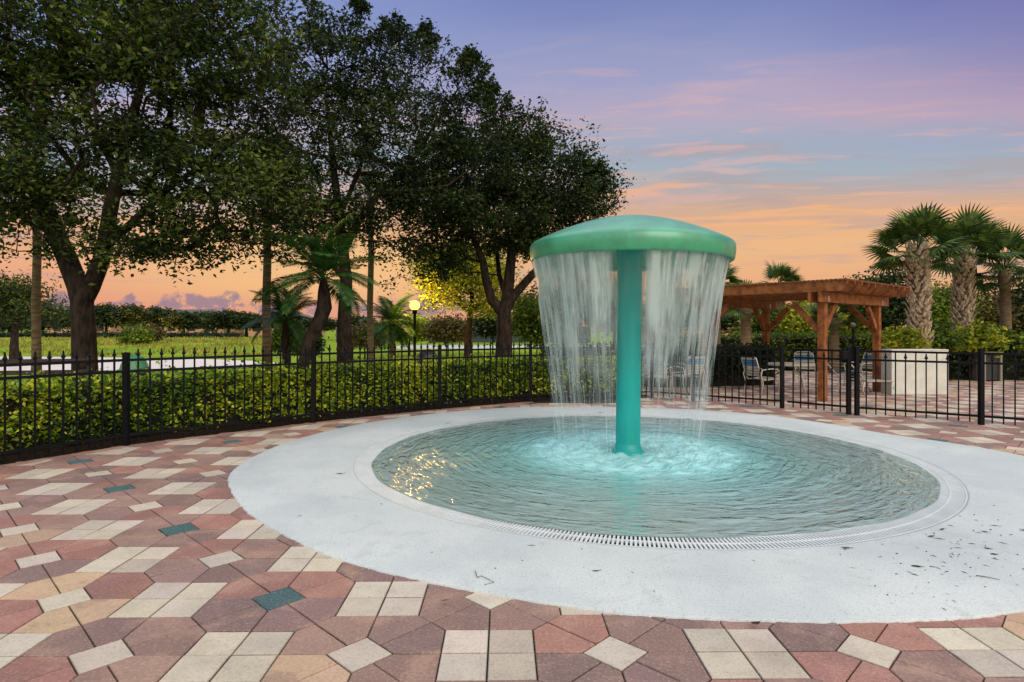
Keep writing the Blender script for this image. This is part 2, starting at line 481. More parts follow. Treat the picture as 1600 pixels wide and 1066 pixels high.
def water_mat():
    m = bpy.data.materials.new('splash_pad_water'); m.use_nodes = True
    t = NT(m.node_tree); nd = m.node_tree.nodes; nd.remove(nd['Principled BSDF'])
    co = t.n('ShaderNodeTexCoord').outputs['Object']
    s = t.n('ShaderNodeSeparateXYZ'); t.put(s.inputs[0], co)
    x, y, _ = s.outputs
    r = t.math('SQRT', t.math('ADD', t.math('MULTIPLY', x, x), t.math('MULTIPLY', y, y)))
    th = t.math('ARCTAN2', y, x)
    # foam: broken white patches where the curtain lands
    fn = t.noise(co, 4.5, 6, .75); fn2 = t.noise(co, 42, 4, .75)
    ring = t.math('MULTIPLY', t.rng(r, 2.05, .75), t.rng(r, .1, .5, .45, 1))
    foam = t.rng(t.math('ADD', t.math('ADD', t.math('MULTIPLY', fn, .55), t.math('MULTIPLY', fn2, .45)), t.math('MULTIPLY', ring, .42)) , .56, 1.05)
    foam = t.math('MULTIPLY', foam, t.rng(r, 2.3, 1.2))
    turq = t.rng(r, 3.1, .6)
    body = t.mix(turq, (.45, .58, .54, 1), (.20, .56, .55, 1))
    body = t.mix(foam, body, (.44, .77, .79, 1))
    df = t.n('ShaderNodeBsdfDiffuse'); t.put(df.inputs[0], body)
    tr = t.n('ShaderNodeBsdfTransparent'); tr.inputs[0].default_value = (.62, .86, .82, 1)
    mx = t.n('ShaderNodeMixShader')
    t.put(mx.inputs[0], t.math('ADD', t.rng(r, 2.9, 1.2, .62, .85), t.math('MULTIPLY', foam, .25), clamp=True))
    t.put(mx.inputs[1], tr.outputs[0]); t.put(mx.inputs[2], df.outputs[0])
    gl = t.n('ShaderNodeBsdfGlossy'); gl.inputs['Roughness'].default_value = .03
    gl.inputs[0].default_value = (1, 1, 1, 1)
    # ripples run outwards as long arcs
    pol = t.comb(t.math('MULTIPLY', r, 4.6), t.math('MULTIPLY', t.math('COSINE', th), t.math('MULTIPLY', r, 1.35)), t.math('MULTIPLY', t.math('SINE', th), t.math('MULTIPLY', r, 1.35)))
    h1 = t.noise(pol, 3.3, 2, .5, dist=.25)
    h2 = t.noise(co, 16, 3, .6)
    hh = t.math('ADD', t.math('MULTIPLY', h1, 1.0), t.math('MULTIPLY', h2, t.rng(r, 2.2, .6, .06, .55)))
    bp = t.n('ShaderNodeBump'); bp.inputs['Strength'].default_value = 1.0; bp.inputs['Distance'].default_value = .042
    t.put(bp.inputs['Height'], hh)
    for q in (gl, df):
        t.put(q.inputs['Normal'], bp.outputs[0])
    fr = t.n('ShaderNodeFresnel'); fr.inputs[0].default_value = 1.62; t.put(fr.inputs['Normal'], bp.outputs[0])
    f2 = t.math('MULTIPLY', fr.outputs[0], t.math('SUBTRACT', 1.0, t.math('MULTIPLY', foam, .75)))
    m2 = t.n('ShaderNodeMixShader'); t.put(m2.inputs[0], f2)
    t.put(m2.inputs[1], mx.outputs[0]); t.put(m2.inputs[2], gl.outputs[0])
    t.put(nd['Material Output'].inputs[0], m2.outputs[0])
    return m


def curtain_mat(seed, dens, name):
    """falling water: a thin film torn into long streaks, clear between them"""
    m = bpy.data.materials.new(name); m.use_nodes = True
    t = NT(m.node_tree); nd = m.node_tree.nodes; nd.remove(nd['Principled BSDF'])
    co = t.n('ShaderNodeTexCoord').outputs['Object']
    s = t.n('ShaderNodeSeparateXYZ'); t.put(s.inputs[0], co); x, y, z = s.outputs
    th = t.math('ARCTAN2', y, x)
    cx, sx = t.math('COSINE', th), t.math('SINE', th)
    def vec(k, kz):
        return t.comb(t.math('ADD', t.math('MULTIPLY', cx, k), seed), t.math('MULTIPLY', sx, k), t.math('MULTIPLY', z, kz))
    a = t.math('ADD', t.math('ADD', t.math('MULTIPLY', t.noise(vec(8, .8), 1, 3, .6, dist=.3), .46), t.math('MULTIPLY', t.noise(vec(26, 1.1), 1, 3, .6), .28)),
               t.math('MULTIPLY', t.noise(vec(2.6, 1.5), 1, 3, .5), .50))
    a = t.math('ADD', a, t.rng(z, .2, 2.2, -.09, .05, False))
    al = t.rng(a, .585, .735, .03, dens)
    al = t.math('MULTIPLY', al, t.rng(z, .15, 1.9, .10, 1))
    # the wind parts the sheet on the near side of the pole
    gap = t.rng(t.math('ABSOLUTE', t.math('ADD', th, 1.745)), .13, .22, .06, 1)
    al = t.math('MULTIPLY', al, gap)
    df = t.n('ShaderNodeBsdfDiffuse'); df.inputs[0].default_value = (.74, .79, .80, 1)
    tl = t.n('ShaderNodeBsdfTranslucent'); tl.inputs[0].default_value = (.80, .86, .86, 1)
    gl = t.n('ShaderNodeBsdfGlossy'); gl.inputs['Roughness'].default_value = .25
    m1 = t.n('ShaderNodeMixShader'); m1.inputs[0].default_value = .45
    t.put(m1.inputs[1], df.outputs[0]); t.put(m1.inputs[2], tl.outputs[0])
    m3 = t.n('ShaderNodeMixShader'); m3.inputs[0].default_value = .12
    t.put(m3.inputs[1], m1.outputs[0]); t.put(m3.inputs[2], gl.outputs[0])
    tr = t.n('ShaderNodeBsdfTransparent')
    m2 = t.n('ShaderNodeMixShader'); t.put(m2.inputs[0], al)
    t.put(m2.inputs[1], tr.outputs[0]); t.put(m2.inputs[2], m3.outputs[0])
    t.put(nd['Material Output'].inputs[0], m2.outputs[0])
    return m


def pond_mat():
    m = mat('pond_water', (.86, .78, .74), .3)  # pale base colour stands in for the reflected sky
    m.node_tree.nodes['Principled BSDF'].inputs['IOR'].default_value = 1.2
    return m


# ------------------------------------------------------------------ ground
def smooth(a, b, x):
    t = np.clip((x - a) / (b - a), 0, 1); return t * t * (3 - 2 * t)


def terrain():
    xs = np.concatenate([np.linspace(-1500, -90, 24), np.linspace(-84, 84, 110), np.linspace(90, 1500, 24)])
    ys = np.concatenate([np.linspace(-60, 0, 6), np.linspace(2, 110, 110), np.linspace(120, 3000, 24)])
    X, Y = np.meshgrid(xs, ys)
    Z = np.full_like(X, -.05)
    px = X / np.maximum(Y, 1) * F + 800
    left = smooth(640, 330, px)
    bank = smooth(35, 62, Y) * .42 + smooth(36, 41, Y) * .22
    Z += left * bank * smooth(700, 300, px)
    Z += np.where(Y > 34, .05 * np.sin(X * .35) * np.sin(Y * .22) * smooth(34, 50, Y), 0) * left
    v = np.c_[X.ravel(), Y.ravel(), Z.ravel()]
    nx, ny = len(xs), len(ys)
    i = np.arange(nx * ny).reshape(ny, nx)
    f = np.stack([i[:-1, :-1], i[:-1, 1:], i[1:, 1:], i[1:, :-1]], -1).reshape(-1, 4)
    tag(link_mesh('ground', v, f, M['grass'], None, True), kind='structure')


terrain()

# pond: a sheet a few millimetres above the lawn, with an uneven shore
pond = MB()
sh = [(-46, 22.0), (-30, 21.6), (-20, 21.9), (-14.5, 22.2), (-11.6, 23.0), (-10.2, 24.2), (-9.6, 25.6), (-10.4, 27.2), (-12.2, 28.8), (-15, 30.4),
      (-19, 31.8), (-24, 33.0), (-30, 33.6), (-38, 34.1), (-50, 34.4)]
pond.poly([(x, y, -.02) for x, y in sh])
tag(pond.build('pond', pond_mat()), kind='structure')
rd = MB()
rd.poly([(-9.5, 47, -.035), (30, 47, -.035), (30, 57, -.035), (-10.5, 57, -.035)])
tag(rd.build('road', M['road']), kind='structure')

# ---- splash pad outline: radius as a function of angle, read off the photograph
_pts = [(358, 745), (373, 783), (430, 827), (500, 863), (613, 896), (732, 923), (868, 944), (1040, 964), (1180, 971), (1400, 969), (1600, 958), (1600, 713), (1372, 678),
        (1180, 648), (950, 637), (760, 640), (620, 655), (480, 683), (400, 713)]
_pol = sorted((math.atan2((at(*p) - PC).y, (at(*p) - PC).x), (at(*p) - PC).xy.length) for p in _pts)
_ta = np.array([p[0] for p in _pol]); _tr = np.array([p[1] for p in _pol])
_ta = np.concatenate([_ta - 2 * math.pi, _ta, _ta + 2 * math.pi]); _tr = np.tile(_tr, 3)
_g = np.linspace(-math.pi, math.pi, 721)
_rr = np.interp(_g, _ta, _tr)
_k = np.hanning(37); _k /= _k.sum()
_rr = np.convolve(np.concatenate([_rr[-38:-1], _rr, _rr[1:38]]), _k, 'same')[37:-37]


def apron_r(t):
    t = (t + math.pi) % (2 * math.pi) - math.pi
    return float(np.interp(t, _g, _rr))


RG0, RG1 = 2.99, 3.25                  # inner and outer radius of the drain grate
ZA = .012                              # the apron stands a little above the pavers


def build_apron():
    rnd = random.Random(3); b = MB(); n = 720
    edge = []
    for i in range(n):
        t = 2 * math.pi * i / n
        edge.append(apron_r(t) + .006 * math.sin(17 * t + 1) + rnd.uniform(-.007, .007))
    rings = [lambda i: (edge[i] + .012, -.03), lambda i: (edge[i] + .010, ZA - .004), lambda i: (edge[i], ZA), lambda i: (edge[i] * .5 + RG1 * .5, ZA + .004),
             lambda i: (RG1 + .02, ZA), lambda i: (RG1, ZA - .001), lambda i: (RG1, -.06)]
    for rg in rings:
        for i in range(n):
            r, z = rg(i); t = 2 * math.pi * i / n
            b.v.append((r * math.cos(t), r * math.sin(t), z))
    for k in range(len(rings) - 1):
        for i in range(n):
            j = (i + 1) % n
            b.f.append((k * n + j, k * n + i, (k + 1) * n + i, (k + 1) * n + j)[::-1])
    o = b.build('concrete_apron', M['apron'], None, True); o.location = PC
    tag(o, kind='structure')
    b = MB()
    b.lathe([(RG1 + .01, -.05), (RG0 - .04, -.05), (RG0 - .05, -.012), (RG0 - .12, -.05), (2.0, -.16), (.01, -.2)], 160)
    b.f = [q[::-1] for q in b.f]
    o = b.build('pool_basin', M['basin'], None, True); o.location = PC; tag(o, kind='structure')
    # dark channel beneath the grate
    g = thing('drain_grate', PC, 'white slotted ring drain round the edge of the pool water', 'drain', world=False)
    b = MB(); b.lathe([(RG1 - .004, -.018), (RG0 + .004, -.018)], 160); b.f = [q[::-1] for q in b.f]
    b.build('channel', M['slot'], g)
    b = MB(); nb = 640
    for i in range(nb):
        t = 2 * math.pi * i / nb
        e = Vector((math.cos(t), math.sin(t), 0))
        tl = Vector((-e.y, e.x, 0)) * .0080
        for r0, r1 in ((RG0 + .012, RG0 + .128), (RG0 + .138, RG1 - .012)):
            z = ZA - .003
            p = [e * r0 - tl, e * r1 - tl, e * r1 + tl, e * r0 + tl]
            k = len(b.v)
            b.v += [(q.x, q.y, z) for q in p] + [(q.x, q.y, z - .012) for q in p]
            b.f += [(k, k + 1, k + 2, k + 3), (k, k + 4, k + 5, k + 1), (k + 2, k + 6, k + 7, k + 3), (k + 1, k + 5, k + 6, k + 2), (k, k + 3, k + 7, k + 4)]
    b.build('grate_bars', M['grate'], g)
    for r0, r1 in ((RG0 - .012, RG0 + .013), (RG0 + .127, RG0 + .139), (RG1 - .013, RG1 - .001)):
        b = MB(); b.lathe([(r1, -.02), (r1, ZA - .001), (r0, ZA - .001), (r0, -.02)], 240)
        b.build('grate_ring', M['grate'], g)


build_apron()


def build_water():
    nr, nt = 150, 300
    rng = np.random.default_rng(5)
    r = np.linspace(.0, 1, nr) ** .9
    th = np.linspace(0, 2 * math.pi, nt, endpoint=False)
    RR, TT = np.meshgrid(r, th, indexing='ij')
    edge = 3.035 + .03 * np.sin(TT * 2 + .4) + .012 * np.sin(TT * 7 + 2) + .05 * np.exp(-((TT - 5.75) / .35) ** 2) + .006 * np.sin(TT * 23)
    rad = RR * edge
    Z = np.zeros_like(rad)
    for i in range(26):
        k = rng.uniform(9, 26); m_ = rng.integers(-7, 8); p = rng.uniform(0, 6.28)
        wob = .25 * np.sin(TT * rng.integers(2, 6) + rng.uniform(0, 6))
        Z += rng.uniform(.3, 1) * np.sin(k * (rad + wob * .3) + m_ * TT + p) / (k / 12)
    Z *= .0022 * (smooth(3.05, 2.6, rad) * .85 + .15)
    X, Y = rad * np.cos(TT), rad * np.sin(TT)
    ch = np.zeros_like(rad)
    for i in range(40):
        a = rng.uniform(0, 6.28); k = rng.uniform(14, 45); p = rng.uniform(0, 6.28)
        ch += np.sin(k * (X * math.cos(a) + Y * math.sin(a)) + p)
    Z += ch * .0028 * smooth(1.5, .8, rad) * smooth(.1, .4, rad)
    Z += .008 + .012 * smooth(3.02, 2.8, rad) - .012
    Z = np.where(RR > .995, ZA + .0012, Z + ZA + .004 * 1)
    v = np.c_[X.ravel(), Y.ravel(), Z.ravel()]
    i = np.arange(nr * nt).reshape(nr, nt)
    j = np.roll(i, -1, 1)
    f = np.stack([i[:-1], i[1:], j[1:], j[:-1]], -1).reshape(-1, 4)
    o = link_mesh('pool_water', v, f, water_mat(), None, True); o.location = PC
    tag(o, kind='structure')


build_water()


# ---- paver deck: squares in fours, diamonds and split hexagons
SC, ANG, OX, OY = .2184, R(.715), -.1115, 2.814
A_ = 2 + 1 / math.sqrt(2); Q_ = 1 / math.sqrt(2)
FENCE_L = [Vector((-7.35, 3.6)), Vector((-6.15, 5.72)), at(197, 697).xy, at(490, 661).xy, at(687, 640).xy, at(829, 628).xy, at(1019, 622).xy]
FENCE_R = [at(1019, 622).xy, at(1083, 627).xy, at(1222, 638).xy]
GATE = [at(1222, 638).xy, at(1326, 648).xy]
FENCE_R2 = [at(1339, 649).xy, at(1533, 664).xy, at(1533, 664).xy + Vector((1.62, -1.25)), at(1533, 664).xy + Vector((3.0, -3.0))]


def left_of_fence(x, y, off=0.0):
    """True beyond the left fence line by more than off (towards the lawn)"""
    p = Vector((x, y)); best = None
    for a, b in zip(FENCE_L[:-1], FENCE_L[1:]):
        d = b - a; t = max(0, min(1, (p - a).dot(d) / d.dot(d)))
        q = a + d * t; dist = (p - q).length
        side = d.x * (p - a).y - d.y * (p - a).x
        if best is None or dist < best[0]:
            best = (dist, side)
    return best[1] > 0 and best[0] > off


def inset(poly, d):
    n = len(poly); out = []
    for i in range(n):
        p0, p1, p2 = poly[i - 1], poly[i], poly[(i + 1) % n]
        e1 = (p1[0] - p0[0], p1[1] - p0[1]); e2 = (p2[0] - p1[0], p2[1] - p1[1])
        l1 = math.hypot(*e1); l2 = math.hypot(*e2)
        n1 = (-e1[1] / l1, e1[0] / l1); n2 = (-e2[1] / l2, e2[0] / l2)
        den = 1 + n1[0] * n2[0] + n1[1] * n2[1]
        out.append((p1[0] + d * (n1[0] + n2[0]) / den, p1[1] + d * (n1[1] + n2[1]) / den))
    return out


def build_pavers():
    rnd = random.Random(11)
    V, Fc, Col = [], [], []
    red = [(.39, .172, .137), (.36, .162, .132), (.34, .155, .127), (.42, .195, .152)]
    mauve = [(.31, .18, .155), (.27, .16, .143), (.33, .19, .16), (.25, .15, .135), (.36, .21, .17)]
    tan = [(.60, .39, .25), (.53, .35, .24), (.48, .31, .225)]
    cream = [(.66, .55, .44), (.62, .52, .425), (.68, .575, .46), (.60, .50, .415)]
    teal = [(.035, .13, .135), (.04, .14, .15)]
    ca, sa = math.cos(ANG), math.sin(ANG)

    def world(u, v):
        u, v = u * SC, v * SC
        return ca * u - sa * v + OX, sa * u + ca * v + OY

    def tile(poly, col, gap=.0036, mot=.15):
        pts = [world(*p) for p in poly]
        area = sum(pts[i - 1][0] * pts[i][1] - pts[i][0] * pts[i - 1][1] for i in range(len(pts)))
        if area < 0: pts = pts[::-1]
        cx = sum(p[0] for p in pts) / len(pts); cy = sum(p[1] for p in pts) / len(pts)
        if cy < .6 or abs(cx) > cy * 1.1 + 2.5: return
        d = Vector((cx, cy)) - PC.xy
        if all((Vector(p) - PC.xy).length < apron_r(math.atan2((Vector(p) - PC.xy).y, (Vector(p) - PC.xy).x)) - .03 for p in pts): return
        if cx < 2.9 and left_of_fence(cx, cy, .10): return
        if cy > 12.2 and cx < 2.6: return
        dz = rnd.uniform(-.0018, .0016)
        k = len(V); n = len(pts)
        j = rnd.uniform(.88, 1.1)
        c = (col[0] * j, col[1] * j * rnd.uniform(.97, 1.03), col[2] * j * rnd.uniform(.95, 1.05), mot)
        lo = inset(pts, gap * .7); mid = inset(pts, gap); hi = inset(pts, gap + .0042)
        dk = (c[0] * .12, c[1] * .12, c[2] * .12, c[3]); hf = (c[0] * .5, c[1] * .48, c[2] * .46, c[3])
        tx, ty = rnd.uniform(-.007, .007), rnd.uniform(-.007, .007)
        for ring, z, cc in ((lo, -.022, dk), (mid, -.0045, hf), (hi, 0, c)):
            for p in ring:
                V.append((p[0], p[1], z + dz + (p[0] - cx) * tx + (p[1] - cy) * ty)); Col.append(cc)
        for q in range(2):
            for i in range(n):
                i2 = (i + 1) % n
                Fc.append((k + q * n + i, k + q * n + i2, k + (q + 1) * n + i2, k + (q + 1) * n + i))
        Fc.append(tuple(k + 2 * n + i for i in range(n)))

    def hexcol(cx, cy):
        # tiles come out of a few batches, so tones cluster; the front patch is painted light
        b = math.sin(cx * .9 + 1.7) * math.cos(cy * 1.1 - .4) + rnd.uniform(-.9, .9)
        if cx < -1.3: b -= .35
        if math.hypot(cx + .9, cy - 2.9) < .8: b += .5  # more tan tiles here imitate a warm pool of light
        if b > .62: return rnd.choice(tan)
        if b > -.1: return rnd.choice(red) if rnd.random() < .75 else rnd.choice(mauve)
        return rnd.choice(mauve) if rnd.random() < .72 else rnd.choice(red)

    for i in range(-20, 40):
        for j in range(-5, 44):
            cu, cv = i * A_, j * A_
            wx_, wy_ = world(cu, cv)
            if wy_ > 24 or wy_ < .3 or abs(wx_) > wy_ * 1.15 + 3: continue
            if (i + j) % 2 == 0:
                for du, dv in ((0, 0), (-1, 0), (0, -1), (-1, -1)):
                    tile([(cu + du, cv + dv), (cu + du + 1, cv + dv), (cu + du + 1, cv + dv + 1), (cu + du, cv + dv + 1)], rnd.choice(cream))
            else:
                tl = i % 2 == 0 and (i + j) % 4 == 3
                tile([(cu - Q_, cv), (cu, cv - Q_), (cu + Q_, cv), (cu, cv + Q_)], rnd.choice(teal if tl else cream))
                # four hexagons around every diamond, each with a groove across
                for rot in range(4):
                    cr, sr = [(1, 0), (0, 1), (-1, 0), (0, -1)][rot]
                    T = lambda x, y: (cu + cr * x - sr * y, cv + sr * x + cr * y)
                    a = A_
                    # local frame: the diamond at the origin, a square of four at (-a,0) and at (0,a)
                    P_ = {'A': T(-a + 1, 0), 'B': T(-Q_, 0), 'C': T(0, Q_), 'D': T(0, a - 1), 'E': T(-1, a - 1), 'F': T(-a + 1, 1)}
                    mid = lambda p, q: ((p[0] + q[0]) / 2, (p[1] + q[1]) / 2)
                    m1, m2 = mid(P_['B'], P_['C']), mid(P_['E'], P_['F'])
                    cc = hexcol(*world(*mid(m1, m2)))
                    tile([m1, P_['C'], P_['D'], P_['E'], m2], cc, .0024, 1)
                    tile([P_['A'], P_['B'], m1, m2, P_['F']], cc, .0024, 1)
    o = link_mesh('paver_deck', np.array(V), Fc, M['paver'], None, False, 0, Col)
    tag(o, kind='structure')
    b = MB()
    for x0, x1, y0, y1 in ((-9, 3.1, .3, 14), (3.1, 24, .3, 23.5)):
        b.poly([(x0, y0, -.0125 - (.001 if x0 > 0 else 0)), (x1, y0, -.0125 - (.001 if x0 > 0 else 0)), (x1, y1, -.0125 - (.001 if x0 > 0 else 0)), (x0, y1, -.0125 - (.001 if x0 > 0 else 0))])
    tag(b.build('deck_bed', M['wetsand']), kind='structure')


build_pavers()


def offset_line(line, d):
    """shift a polyline to its left by d"""
    out = []
    for i, p in enumerate(line):
        a = line[max(i - 1, 0)]; b = line[min(i + 1, len(line) - 1)]
        t = (b - a).normalized(); out.append(p + Vector((-t.y, t.x)) * d)
    return out


def resample(line, step):
    out = []
    for a, b in zip(line[:-1], line[1:]):
        n = max(1, int((b - a).length / step))
        out += [a + (b - a) * i / n for i in range(n)]
    return out + [line[-1]]


def band(name, line, d0, d1, z, m_, kind='structure', bump=0, seed=1):
    rnd = random.Random(seed)
    pts = resample(line, .12); a = offset_line(pts, d0); b_ = offset_line(pts, d1)
    b = MB()
    nn = 10
    for p, q in zip(a, b_):
        for k in range(nn + 1):
            t = k / nn; r = p + (q - p) * t
            b.v.append((r.x, r.y, z + (rnd.uniform(-bump, bump) if 0 < k < nn else 0) - (.04 if k in (0, nn) else 0)))
    for i in range(len(a) - 1):
        for k in range(nn):
            s0 = i * (nn + 1) + k
            b.f.append((s0, s0 + nn + 1, s0 + nn + 2, s0 + 1)[::-1])
    return tag(b.build(name, m_, None, True), kind=kind)


band('mulch_bed', FENCE_L, .02, 1.55, .03, M['soil'], bump=.02)


def border_course():
    """one row of rectangular pavers along the planting bed"""
    rnd = random.Random(4); b = MB(); cols = []
    pts = resample(FENCE_L[:-1], .215); a = offset_line(pts, .015); c = offset_line(pts, -.12)
    for i in range(len(pts) - 1):
        q = [a[i], a[i + 1], c[i + 1], c[i]]
        pl = inset([(p.x, p.y) for p in q][::-1], .004)
        k = len(b.v)
        for z in (-.02, .006):
            b.v += [(p[0], p[1], z) for p in pl]
        b.f += [(k + 4, k + 5, k + 6, k + 7)] + [(k + j, k + (j + 1) % 4, k + 4 + (j + 1) % 4, k + 4 + j) for j in range(4)]
        cc = rnd.choice([(.36, .2, .16), (.30, .16, .13), (.42, .25, .19), (.26, .15, .13)])
        cols += [(*[q * .2 for q in cc], .5)] * 4 + [(*cc, .5)] * 4
    tag(b.build('paver_border', M['paver'], None, False, 0, cols), kind='structure')


border_course()


# ------------------------------------------------------------------ fences
pk_cache = {}


def picket_mesh(h0, h1, finial):
    b = MB(); b.box((0, 0, (h0 + h1) / 2), (.02, .02, h1 - h0))
    return b


def make_fence(name, line, label, spear, end_posts=(True, True), cat='fence'):
    t = thing(name, (line[0].x, line[0].y, 0), label, cat)
    def post(p):
        b = MB(); b.box((p.x, p.y, .585), (.064, .064, 1.17)); b.box((p.x, p.y, 1.18), (.076, .076, .02))
        b.v += [(p.x + dx * .034, p.y + dy * .034, 1.191) for dx, dy in ((-1, -1), (1, -1), (1, 1), (-1, 1))] + [(p.x, p.y, 1.205)]
        k = len(b.v) - 5; b.f += [(k, k + 1, k + 4), (k + 1, k + 2, k + 4), (k + 2, k + 3, k + 4), (k + 3, k, k + 4)]
        b.build('post', M['black'], t)
    for i, p in enumerate(line):
        if (i == 0 and not end_posts[0]) or (i == len(line) - 1 and not end_posts[1]): continue
        post(p)
    proto = {}
    for a, b_ in zip(line[:-1], line[1:]):
        d = (b_ - a); L = d.length; ang = math.atan2(d.y, d.x); u = d / L
        for z in ((1.10, .955, .14) if spear else (1.115, .965, .135)):
            b = MB(); p, q = a + u * .032, b_ - u * .032
            b.beam((p.x, p.y, z), (q.x, q.y, z), .030, .034); b.build('rail', M['black'], t)
        n = max(2, round(L / .138))
        for i in range(1, n):
            p = a + d * i / n
            if spear: kind = 'spear'
            else: kind = 'short' if i % 2 else 'tall'
            if kind not in proto:
                top = {'spear': 1.15, 'short': 1.0, 'tall': 1.10}[kind]
                bb = MB(); bb.box((0, 0, (top + .035) / 2), (.019, .019, top - .035))
                o = link_mesh('picket', np.array(bb.v), bb.f, M['black']); o.parent = t
                if kind != 'tall':
                    fb = MB()
                    prof = [(.011, 0), (.026, .012), (.026, .022), (.013, .050), (.010, .085), (.001, .10)]
                    fb.lathe([(r, top + z) for r, z in prof], 6)
                    fo = link_mesh('finial', np.array(fb.v), fb.f, M['black']); fo.parent = o
                proto[kind] = o
            else:
                o = proto[kind].copy(); C.objects.link(o)
                for g in list(proto[kind].children):
                    gg = g.copy(); C.objects.link(gg); gg.parent = o
            o.location = (p.x - line[0].x, p.y - line[0].y, 0); o.rotation_euler = (0, 0, ang)
    return t


make_fence('metal_fence', FENCE_L, 'black metal fence with spear topped pickets in front of the leafy hedge', True)
make_fence('metal_fence', FENCE_R, 'black flat topped metal fence behind the falling water, left of the gate', False, (False, True))
gt = make_fence('metal_gate', [GATE[0] + (GATE[1] - GATE[0]) * .06, GATE[1]], 'black metal pool gate with latch in front of the wooden pergola', False, (False, True), 'gate')
lb = MB(); lb.box((GATE[1].x - .07, GATE[1].y, 1.04), (.10, .10, .15)); lb.box((GATE[1].x - .07, GATE[1].y, 1.14), (.05, .05, .06))
lb.build('latch', M['black'], gt, bevel=.008)
make_fence('metal_fence', FENCE_R2, 'black flat topped metal fence right of the gate, in front of the white wall', False)


# ------------------------------------------------------------------ foliage tools
def leaf_quads(cent, size, rng, up=.35, aspect=.5, droop=0.0):
    """rhombic leaves with a slight fold: (4N,3) vertices, (N,4) faces"""
    n = len(cent)
    d = rng.normal(size=(n, 3)); d[:, 2] = d[:, 2] * .6 - droop; d /= np.linalg.norm(d, axis=1)[:, None]
    nrm = rng.normal(size=(n, 3)); nrm[:, 2] += up * 2
    s = np.cross(d, nrm); s /= np.maximum(np.linalg.norm(s, axis=1), 1e-6)[:, None]
    nn = np.cross(s, d)
    L = size * rng.uniform(.6, 1.35, (n, 1)); Wd = L * aspect * rng.uniform(.8, 1.2, (n, 1))
    a = cent - d * L * .5; c = cent + d * L * .5
    b = cent + s * Wd * .5 + nn * L * .06 - d * L * .08; e = cent - s * Wd * .5 + nn * L * .06 - d * L * .08
    v = np.stack([a, b, c, e], 1).reshape(-1, 3)
    return v, np.arange(4 * n).reshape(n, 4)


def sample_blobs(blobs, n, rng, shell=.6):
    """cluster centres inside ellipsoids given as (x,y,z,rx,ry,rz)"""
    b = np.array(blobs, float)
    wgt = (b[:, 3] * b[:, 4] * b[:, 5]) ** .75; wgt /= wgt.sum()
    k = rng.choice(len(b), n, p=wgt)
    d = rng.normal(size=(n, 3)); d /= np.linalg.norm(d, axis=1)[:, None]
    r = rng.random((n, 1)) ** shell
    return b[k, :3] + d * r * b[k, 3:6]


def grow(trunks, targets, rng, step=.3):
    """branches from given limbs to every target; returns nodes, parents, radii"""
    P, par = [], []
    for pl in trunks:                      # polylines; the first starts at the base, others start near an existing node
        prev = -1
        if P:
            prev = int(np.argmin(np.linalg.norm(np.array(P) - np.array(pl[0]), axis=1)))
        for i, (a, b) in enumerate(zip(pl[:-1], pl[1:])):
            a, b = np.array(a, float), np.array(b, float)
            n = max(1, int(np.linalg.norm(b - a) / step))
            for q in range(0 if (i == 0 and prev < 0) else 1, n + 1):
                P.append(a + (b - a) * q / n); par.append(prev); prev = len(P) - 1
    n0 = len(P)
    base = np.array(P[0])
    cap = n0 + len(targets) * 40
    A = np.zeros((cap, 3)); A[:n0] = P; cnt = n0
    ends = []
    tp = np.array(trunks[0][-1])
    for tgt in targets[np.argsort(np.linalg.norm(targets - tp, axis=1))]:
        dv = A[:cnt] - tgt
        dist = np.linalg.norm(dv, axis=1) + .8 * np.maximum(0, dv[:, 2]) + (A[:cnt, 2] < A[n0 - 1, 2] * .0 + base[2] + 1.3) * 50
        j = int(np.argmin(dist)); p = A[j].copy(); L = np.linalg.norm(tgt - p)
        n = max(1, int(L / step)); mid = (p + tgt) / 2 + rng.normal(size=3) * L * .10 + np.array([0, 0, -.06 * L])
        for q in range(1, n + 1):
            t = q / n
            if cnt >= cap: break
            A[cnt] = (1 - t) ** 2 * p + 2 * t * (1 - t) * mid + t * t * tgt + (rng.normal(size=3) * .018 if q < n else 0)
            par.append(j); j = cnt; cnt += 1
        ends.append(j)
    par = np.array(par[:cnt]); A = A[:cnt]
    wt = np.zeros(cnt); wt[ends] = 1.0
    for i in range(cnt - 1, -1, -1):
        if par[i] >= 0 and par[i] < i: wt[par[i]] += wt[i]
    return A, par, wt, n0


